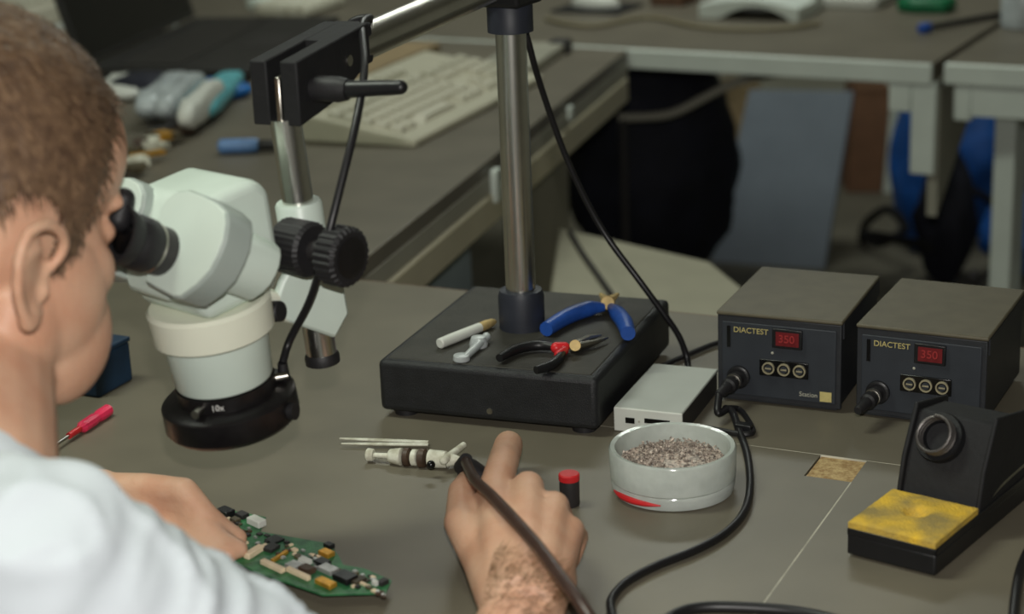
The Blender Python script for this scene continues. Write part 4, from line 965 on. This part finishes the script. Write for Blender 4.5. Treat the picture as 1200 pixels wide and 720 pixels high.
# flat carton and brown strip behind the keyboard
cbx = kx; cby = ky
c0 = kf + ky*(kD+0.015) + kx*0.10
single(MB().prism([c0, c0+kx*0.50, c0+kx*0.50+ky*0.035, c0+ky*0.035], UP*0.02), 'brown_strip', 'strip_brown', 'brown strip lying behind the keyboard', 'wood strip', bevel=0.002)
c1 = c0 + ky*0.045 + kx*0.16
single(MB().prism([c1, c1+kx*0.50, c1+kx*0.50+ky*0.09, c1+ky*0.09], UP*0.03), 'flat_carton', 'cardboard', 'flat beige carton behind the brown strip', 'carton', bevel=0.003)
# grey case with dark end, past the keyboard
g0 = D(622, 92); g1 = D(664, 62)
gx = (g1-g0).normalized(); gy = V((-gx.y, gx.x, 0))
flat_piece = thing('grey_case', (g0+g1)/2+gy*0.05, 'flat grey case with dark corner past the keyboard end', 'case')
MB().prism([g0, g1, g1+gy*0.11, g0+gy*0.11], UP*0.022).build('case_body', 'apron_grey', flat_piece, 30, 0.004)
MB().box(g1+gy*0.012+UP*0.0135, gx*0.02, gy*0.02, UP*0.014).build('dark_corner', 'dark_grey', flat_piece, 30, 0.004)
# laptop
a0, a1, a2, a3 = D(150, 78), D(292, 97), D(418, 22), D(280, -4)
lx_ = (a2-a1); lx_.z = 0; lw = lx_.length; lx_.normalize(); ly_ = V((-lx_.y, lx_.x, 0))
lp_ = thing('laptop', a1, 'open black laptop with dark keyboard on the side table', 'laptop', math.atan2(lx_.y, lx_.x))
lw = min(lw, 0.62); ld = 0.34
MB().abox(0, lw, 0, ld, 0.004, 0.028).build('base', 'laptop', lp_, 30, 0.004, **kk_)
for x in (0.03, lw-0.03):
    for y in (0.03, ld-0.03): MB().cyl((x, y, 0), (x, y, 0.005), 0.01, n=12).build('foot', 'rubber', lp_, **kk_)
lkm = MB().abox(-0.009, 0.009, -0.0085, 0.0085, 0, 0.003).mesh('key', 30); lkm.materials.append(MATS['laptop_key'])
for j in range(6):
    for i in range(int((lw-0.06)/0.0215)):
        o = bpy.data.objects.new('key', lkm); C.objects.link(o); o.parent = lp_; o.location = (0.04+i*0.0215, 0.16+j*0.021, 0.028)
MB().abox(lw*0.38, lw*0.62, 0.02, 0.10, 0.028, 0.0288).build('touchpad', 'dark_grey', lp_, 30, **kk_)
ca_, sa_ = math.cos(math.radians(105)), math.sin(math.radians(105))
scr = MB().box((lw/2, ld+0.002+0.13*(-ca_), 0.030+0.13*sa_), V((lw/2, 0, 0)), V((0, -ca_, sa_))*0.13, V((0, sa_, ca_))*0.006).build('screen', 'laptop', lp_, 30, 0.003, **kk_)
MB().box((lw/2, ld-0.0045+0.13*(-ca_), 0.030+0.13*sa_-0.0005), V((lw/2-0.015, 0, 0)), V((0, -ca_, sa_))*0.115, V((0, sa_, ca_))*0.0006).build('display', 'screen_black', scr, 30, **kk_)
# plastic bags of parts
def lumpy(name, px, py, sx, sy, sz, yaw, m, label, cat, seed, group=None, zb=0.0):
    c = D(px, py); c.z = T+zb
    mb = MB().ell((0, 0, sz*0.95), sx, sy, sz, n=36, m=20)
    for i, p in enumerate(mb.v):
        q = V((p.x/sx, p.y/sy, p.z/sz))
        d = 1+0.28*noise.noise(q*2.2+V((seed, 0, 0)))+0.14*noise.noise(q*5+V((0, seed, 0)))
        mb.v[i] = V((p.x*d, p.y*d, max(0.0, p.z*(0.8+0.3*d))))
    R = Matrix.Translation(c) @ Matrix.Rotation(yaw, 4, 'Z'); mb.v = [R @ p for p in mb.v]
    return single(mb, name, m, label, cat, group)
bagt = thing('parts_bag', D(215, 140), 'clear plastic bag with blue and white packets on the side table', 'plastic bag')
def packet(p, q, wd, hgt, name, m, z0=0.0):
    p, q = D(*p), D(*q); d = (q-p).normalized(); n = V((-d.y, d.x, 0)); L = (q-p).length
    mb = MB().ell((0, 0, 0), L/2, wd/2, hgt/2, n=24, m=12)
    mb.v = [V((math.copysign(abs(v.x/(L/2))**0.4*L/2, v.x), math.copysign(abs(v.y/(wd/2))**0.4*wd/2, v.y), v.z*(1+0.3*noise.noise(v*60)))) for v in mb.v]
    c = (p+q)/2+UP*(hgt/2*0.92+z0); mb.v = [c+d*v.x+n*v.y+UP*max(v.z, -hgt/2*0.9) for v in mb.v]
    return mb.build(name, m, bagt, 60)
packet((180, 128), (282, 108), 0.13, 0.03, 'blue_packet', 'bag_blue'); packet((236, 150), (276, 104), 0.05, 0.035, 'teal_packet', 'bag_teal', 0.010)
packet((172, 152), (215, 116), 0.05, 0.05, 'silver_packet', 'bag_plastic', 0.012); packet((192, 156), (236, 120), 0.04, 0.05, 'silver_packet', 'bag_plastic', 0.016)
packet((218, 166), (258, 128), 0.035, 0.05, 'white_packet', 'white_plastic', 0.014); packet((136, 122), (158, 98), 0.09, 0.03, 'white_packet', 'white_plastic', 0.0); packet((152, 118), (182, 104), 0.10, 0.04, 'navy_packet', 'navy_bag', 0.0)
# scrap boards
scrap = thing('scrap_boards', D(185, 180), 'pile of old brown circuit board scraps on the side table', 'circuit scraps')
random.seed(5)
for i in range(16):
    px, py = 150+i*4.4+random.uniform(-8, 8), 202-i*3.2+random.uniform(-9, 9)
    c = D(px, py); an = random.uniform(0, 3); d = V((math.cos(an), math.sin(an), 0)); n = V((-d.y, d.x, 0)); tl = V((random.uniform(-.35, .35), random.uniform(-.35, .35), 1)).normalized()
    MB().box(c+UP*(0.012+0.003*(i % 3)), d*random.uniform(0.012, 0.028), n*random.uniform(0.008, 0.016), tl*random.uniform(0.003, 0.008)).build('scrap_piece', random.choice(['pcb_old', 'pcb_old', 'brown_clot', 'gold', 'dirty_white', 'dark_grey']), scrap, 20)
# blue marker
q0, q1 = D(256, 172, 0.012), D(322, 170, 0.012); dd = (q1-q0).normalized()
mk = thing('blue_marker', (q0+q1)/2-UP*0.012, 'blue plastic handled tool lying past the microscope', 'tool')
MB().lathe([(0.008, 0), (0.012, 0.004), (0.012, 0.06), (0.010, 0.065)], q0, dd, 18).build('grip', 'blue_pale', mk)
MB().lathe([(0.0085, 0), (0.0092, 0.001), (0.0088, 0.03), (0.004, 0.034)], q0+dd*0.064, dd, 18).build('dark_end', 'dark_grey', mk)
# beige device and odds and ends past the laptop
p = D(48, 30); 
dev = thing('beige_device', p, 'beige desktop device past the man and the laptop', 'device')
MB().box(p+UP*0.025+DY*0.06-DX*0.07, kx*0.15, ky*0.10, UP*0.025).build('device_body', 'key_beige', dev, 30, 0.008)
MB().box(p+UP*0.053+DY*0.06-DX*0.07, kx*0.09, ky*0.05, UP*0.003).build('device_lid', 'dirty_white', dev, 30, 0.003)
for i, (px, py, m) in enumerate(((70, 36, 'white_plastic'), (88, 44, 'beige_cable'))):
    p = D(px, py); single(MB().prism([p-kx*0.02-ky*0.01, p+kx*0.02-ky*0.012, p+kx*0.024+ky*0.01, p-kx*0.018+ky*0.012], UP*0.015), 'small_connector', m, ['small white connector beside the beige device', 'small beige connector beside the black laptop'][i], 'connector', bevel=0.003)
# pale adaptor and grey box above the laptop
p = D(322, 8)
single(MB().prism([p-kx*0.05, p+kx*0.03, p+kx*0.03+ky*0.05, p-kx*0.05+ky*0.05], UP*0.025), 'pale_adaptor', 'ms_white', 'small pale green adaptor beyond the laptop', 'adaptor', bevel=0.006)
p = D(378, 16)
single(MB().prism([p-kx*0.08, p+kx*0.13, p+kx*0.13+ky*0.14, p-kx*0.08+ky*0.14], UP*0.035), 'grey_router', 'dirty_white', 'off-white rounded box beyond the laptop and boom clamp', 'box', bevel=0.012)
# ================================================================== THINGS ON THE FAR TABLE
ms = thing('white_mouse', D(690, 12), 'white computer mouse with its shadow as a dark sheet on the far table', 'mouse')
c = D(688, 14); 
MB().prism([c+BD*a+BN*b for a, b in ((-0.08, -0.03), (0.09, -0.03), (0.09, 0.12), (-0.08, 0.12))], UP*0.005).build('flat_piece', 'black_matte', ms, 30, 0.002)  # the mouse's dark shadow, modelled as a thin black sheet
mb = MB().ell(c+UP*0.007+BN*0.045, 0.06, 0.035, 0.034, BD, BN, UP, 24, 14); mb.v = [V((p.x, p.y, max(p.z, T+0.006))) for p in mb.v]; mb.build('shell', 'white_plastic', ms, 60)
c = D(876, 24)
cr = thing('white_cradle', c+BN*0.05, 'white curved cradle with open arch on the far table', 'cradle')
arch = []; n_ = 14
outp = [(-0.115, 0.0)] + [(-0.115+0.23*i/n_, 0.030+0.016*math.sin(math.pi*i/n_)) for i in range(n_+1)] + [(0.115, 0.0)]
inp = [(0.098, 0.0)] + [(0.092-0.150*i/n_, 0.004+0.024*math.sin(math.pi*min(1, i/n_))**0.8) for i in range(n_+1)] + [(-0.075, 0.0)]
MB().prism([c+BD*u+UP*h for u, h in outp+inp], BN*0.12).build('arch', 'edge_white', cr, 40, 0.003)
MB().box(c+BN*0.15+UP*0.02, BD*0.11, BN*0.03, UP*0.02).build('rear_body', 'edge_white', cr, 30, 0.006)
c = D(985, 10)
single(MB().prism([c+BD*a+BN*b for a, b in ((-0.10, 0.0), (-0.06, -0.012), (0.06, -0.012), (0.085, 0.0), (0.085, 0.2), (-0.10, 0.2))], UP*0.03), 'white_tray', 'white_plastic', 'bright white plastic tray beside the white cradle', 'tray', bevel=0.008)
c = D(1082, 16)
single(MB().prism([c+BD*a+BN*b for a, b in ((-0.065, 0.01), (-0.03, -0.01), (0.05, 0.0), (0.06, 0.06), (-0.05, 0.09))], UP*0.03), 'green_case', 'green_plastic', 'dark green plastic case on the far table', 'case', bevel=0.01)
q0, q1 = D(1078, 34, 0.01), D(1172, 17, 0.008); dd = (q1-q0).normalized()
sd = thing('blue_screwdriver', (q0+q1)/2-UP*0.01, 'screwdriver with blue end and black shaft on the far table', 'screwdriver')
MB().lathe([(0.008, 0), (0.011, 0.004), (0.011, 0.026), (0.006, 0.032)], q0, dd, 16).build('blue_end', 'blue_grip', sd)
MB().cyl(q0+dd*0.03, q0+dd*(q1-q0).length, 0.006).build('shaft', 'black_plastic', sd)
c = D(1193, 36)
jr = thing('glass_jar', c+BN*0.06, 'pale glass jar standing on the far table', 'jar')
MB().lathe([(0.040, 0), (0.044, 0.003), (0.045, 0.10), (0.040, 0.11), (0.037, 0.11), (0.040, 0.10), (0.040, 0.006), (0.001, 0.006)], c+BN*0.045-BD*0.002, UP, 36).build('glass', 'bag_plastic', jr)
MB().lathe([(0.042, 0.109), (0.042, 0.125), (0.001, 0.126)], c+BN*0.045-BD*0.002, UP, 36).build('lid', 'white_plastic', jr)
single(MB().tube([D(640, 22, 0.0055), D(665, 28, 0.0055), D(700, 30, 0.0055), D(760, 20, 0.0055), D(812, 30, 0.0055), D(860, 34, 0.0055), D(920, 33, 0.0055), D(960, 27, 0.0055)], 0.005, 8, 8), 'beige_cable', 'beige_cable', 'beige cable wandering across the far table', 'cable')
c = D(785, 8)
single(MB().prism([c+BD*a+BN*b for a, b in ((-0.05, 0.0), (0.03, 0.0), (0.03, 0.1), (-0.05, 0.1))], UP*0.05), 'brown_block', 'brown_edge', 'dark brown block beside the white cradle', 'block', bevel=0.004)

# ================================================================== UNDER THE TABLES
fz = -T
# beige pedestal behind the desk
zt = -0.22
b0, b1, b2 = D(655, 266, zt), D(832, 306, zt), D(872, 338, zt)
ped = thing('low_cabinet', V((b1.x-0.1, b1.y-0.1, 0)), 'low beige cabinet standing behind the workbench desk', 'cabinet')
pv = [b0, b1, b2, D(885, 372, zt), D(640, 372, zt)]
MB().prism([V((p.x, p.y, 0.004)) for p in pv], UP*(T+zt-0.024)).build('body', 'beige_metal', ped, 30, 0.004)
cen = sum(pv, V())/5
MB().prism([cen+(p-cen)*1.0-UP*0.02 for p in pv], UP*0.02).build('top', 'beige_metal', ped, 30, 0.006)
single(MB().tube([D(668, 272, zt+0.004), D(682, 296, zt+0.004), D(700, 322, zt+0.004), D(716, 345, zt+0.004)], 0.005, 8, 6), 'grey_cable', 'dark_grey', 'dark cable lying on the low beige cabinet', 'cable')
def bag(name, px, py, y, sx, sy, h, m, label, seed, group=None, hang=False):
    c = A(px, py, y); c.z = 0
    mb = MB().ell((0, 0, 0), 1, 1, 1, n=40, m=24)
    for i, p in enumerate(mb.v):
        d = 1+0.22*noise.noise(p*1.7+V((seed, 0, 0)))+0.10*noise.noise(p*4.5+V((0, seed, 0)))
        k_ = (1-0.35*max(0, p.z)) if not hang else (1.12-0.12*max(0, p.z)+0.30*min(0, p.z))
        mb.v[i] = V((p.x*d*k_*sx, p.y*d*k_*sy, max(0.0, (p.z*0.5+0.5)*h*(0.9+0.1*d))))
    mb.v = [c+p for p in mb.v]
    return single(mb, name, m, label, 'bag', group, smooth=180)
bag('black_bag', 760, 200, 4.45, 0.205, 0.16, 0.66, 'navy_bag', 'large black plastic bag on the floor under the far table', 3.1, hang=True)
q = [A(725, 138, 4.0), A(770, 136, 4.0), A(795, 130, 4.0), A(830, 112, 4.0), A(862, 97, 4.0)]
arm = thing('chair_arm', V((q[0].x, 4.0, 0)), 'grey bent metal tube frame in front of the black bag', 'metal frame')
MB().tube(q+[q[-1]+V((0.10, 0.0, 0.02))], 0.010, 12, 6).build('tube', 'apron_grey', arm)
for e_ in (q[0],): MB().cyl(V((e_.x+0.01, e_.y, 0)), V((e_.x+0.01, e_.y, e_.z)), 0.010).build('upright', 'dark_grey', arm)

bl, brr = D(832, 307, fz), D(966, 316, fz); tl, tr_ = A(878, 105, bl.y+0.10), A(1000, 107, brr.y+0.10)
nn = (brr-bl).cross(tl-bl).normalized()
if nn.y > 0: nn = -nn
single(MB().prism([bl, brr, tr_, tl], -nn*0.018), 'grey_board', 'grey_board', 'tall slate grey board leaning under the far table', 'board', bevel=0.002)
# brown carton with a white edge
c0_, c1_ = D(992, 226, fz), D(1034, 226, fz)
ct = thing('brown_carton', (c0_+c1_)/2, 'brown carton with white edge strip behind the slate grey board', 'carton')
hz = A(1003, 104, c0_.y).z
MB().prism([V((c0_.x, c0_.y, 0)), V((c1_.x, c1_.y, 0)), V((c1_.x+0.01, c1_.y+0.2, 0)), V((c0_.x+0.01, c0_.y+0.2, 0))], V((0.02, 0, hz))).build('carton_body', 'brown_card', ct, 30, 0.003)
MB().prism([V((c1_.x+0.002, c1_.y-0.01, 0)), V((c1_.x+0.038, c1_.y-0.01, 0)), V((c1_.x+0.038, c1_.y+0.1, 0)), V((c1_.x+0.002, c1_.y+0.1, 0))], V((0.02, 0, hz))).build('edge_strip', 'edge_white', ct, 30, 0.003)
c2_ = D(853, 186, fz); c3_ = D(892, 186, fz)
single(MB().prism([V((c2_.x, c2_.y, 0)), V((c3_.x, c2_.y, 0)), V((c3_.x, c2_.y+0.15, 0)), V((c2_.x, c2_.y+0.15, 0))], UP*A(868, 100, c2_.y).z), 'tan_carton', 'cardboard', 'tan carton standing far behind the slate grey board', 'carton', bevel=0.004)
bag('blue_bag', 1074, 260, 4.75, 0.065, 0.12, 0.50, 'blue_bag', 'tall blue plastic bag beside the brown carton', 7.7)
bag('blue_bag', 1150, 240, 4.95, 0.17, 0.13, 0.46, 'blue_bag', 'wide blue plastic bag behind the slim white table leg', 1.4)
bag('blue_bag', 1215, 330, 4.5, 0.16, 0.13, 0.22, 'blue_bag', 'low blue plastic bag beside the slim white table leg', 2.9)
bag('black_bag', 1108, 290, 4.45, 0.075, 0.08, 0.36, 'navy_bag', 'small black bag between the blue bags', 5.2)
single(MB().tube([D(1010, 280, fz+0.01), D(1015, 262, fz+0.08), A(1040, 245, 4.6), A(1060, 268, 4.55), A(1030, 285, 4.5), A(1015, 275, 4.5), A(1050, 280, 4.4), A(1090, 290, 4.3)], 0.012, 8, 8), 'coiled_cable', 'black_cable', 'black cable coiled beside the small black bag', 'cable')
single(MB().tube([A(1120, 205, 4.75), A(1140, 222, 4.72), A(1165, 240, 4.72), A(1180, 270, 4.72), A(1160, 300, 4.72), A(1145, 315, 4.70), D(1140, 322, fz+0.01)], 0.010, 8, 8), 'hanging_cable', 'black_cable', 'black cable hanging over the wide blue bag', 'cable')
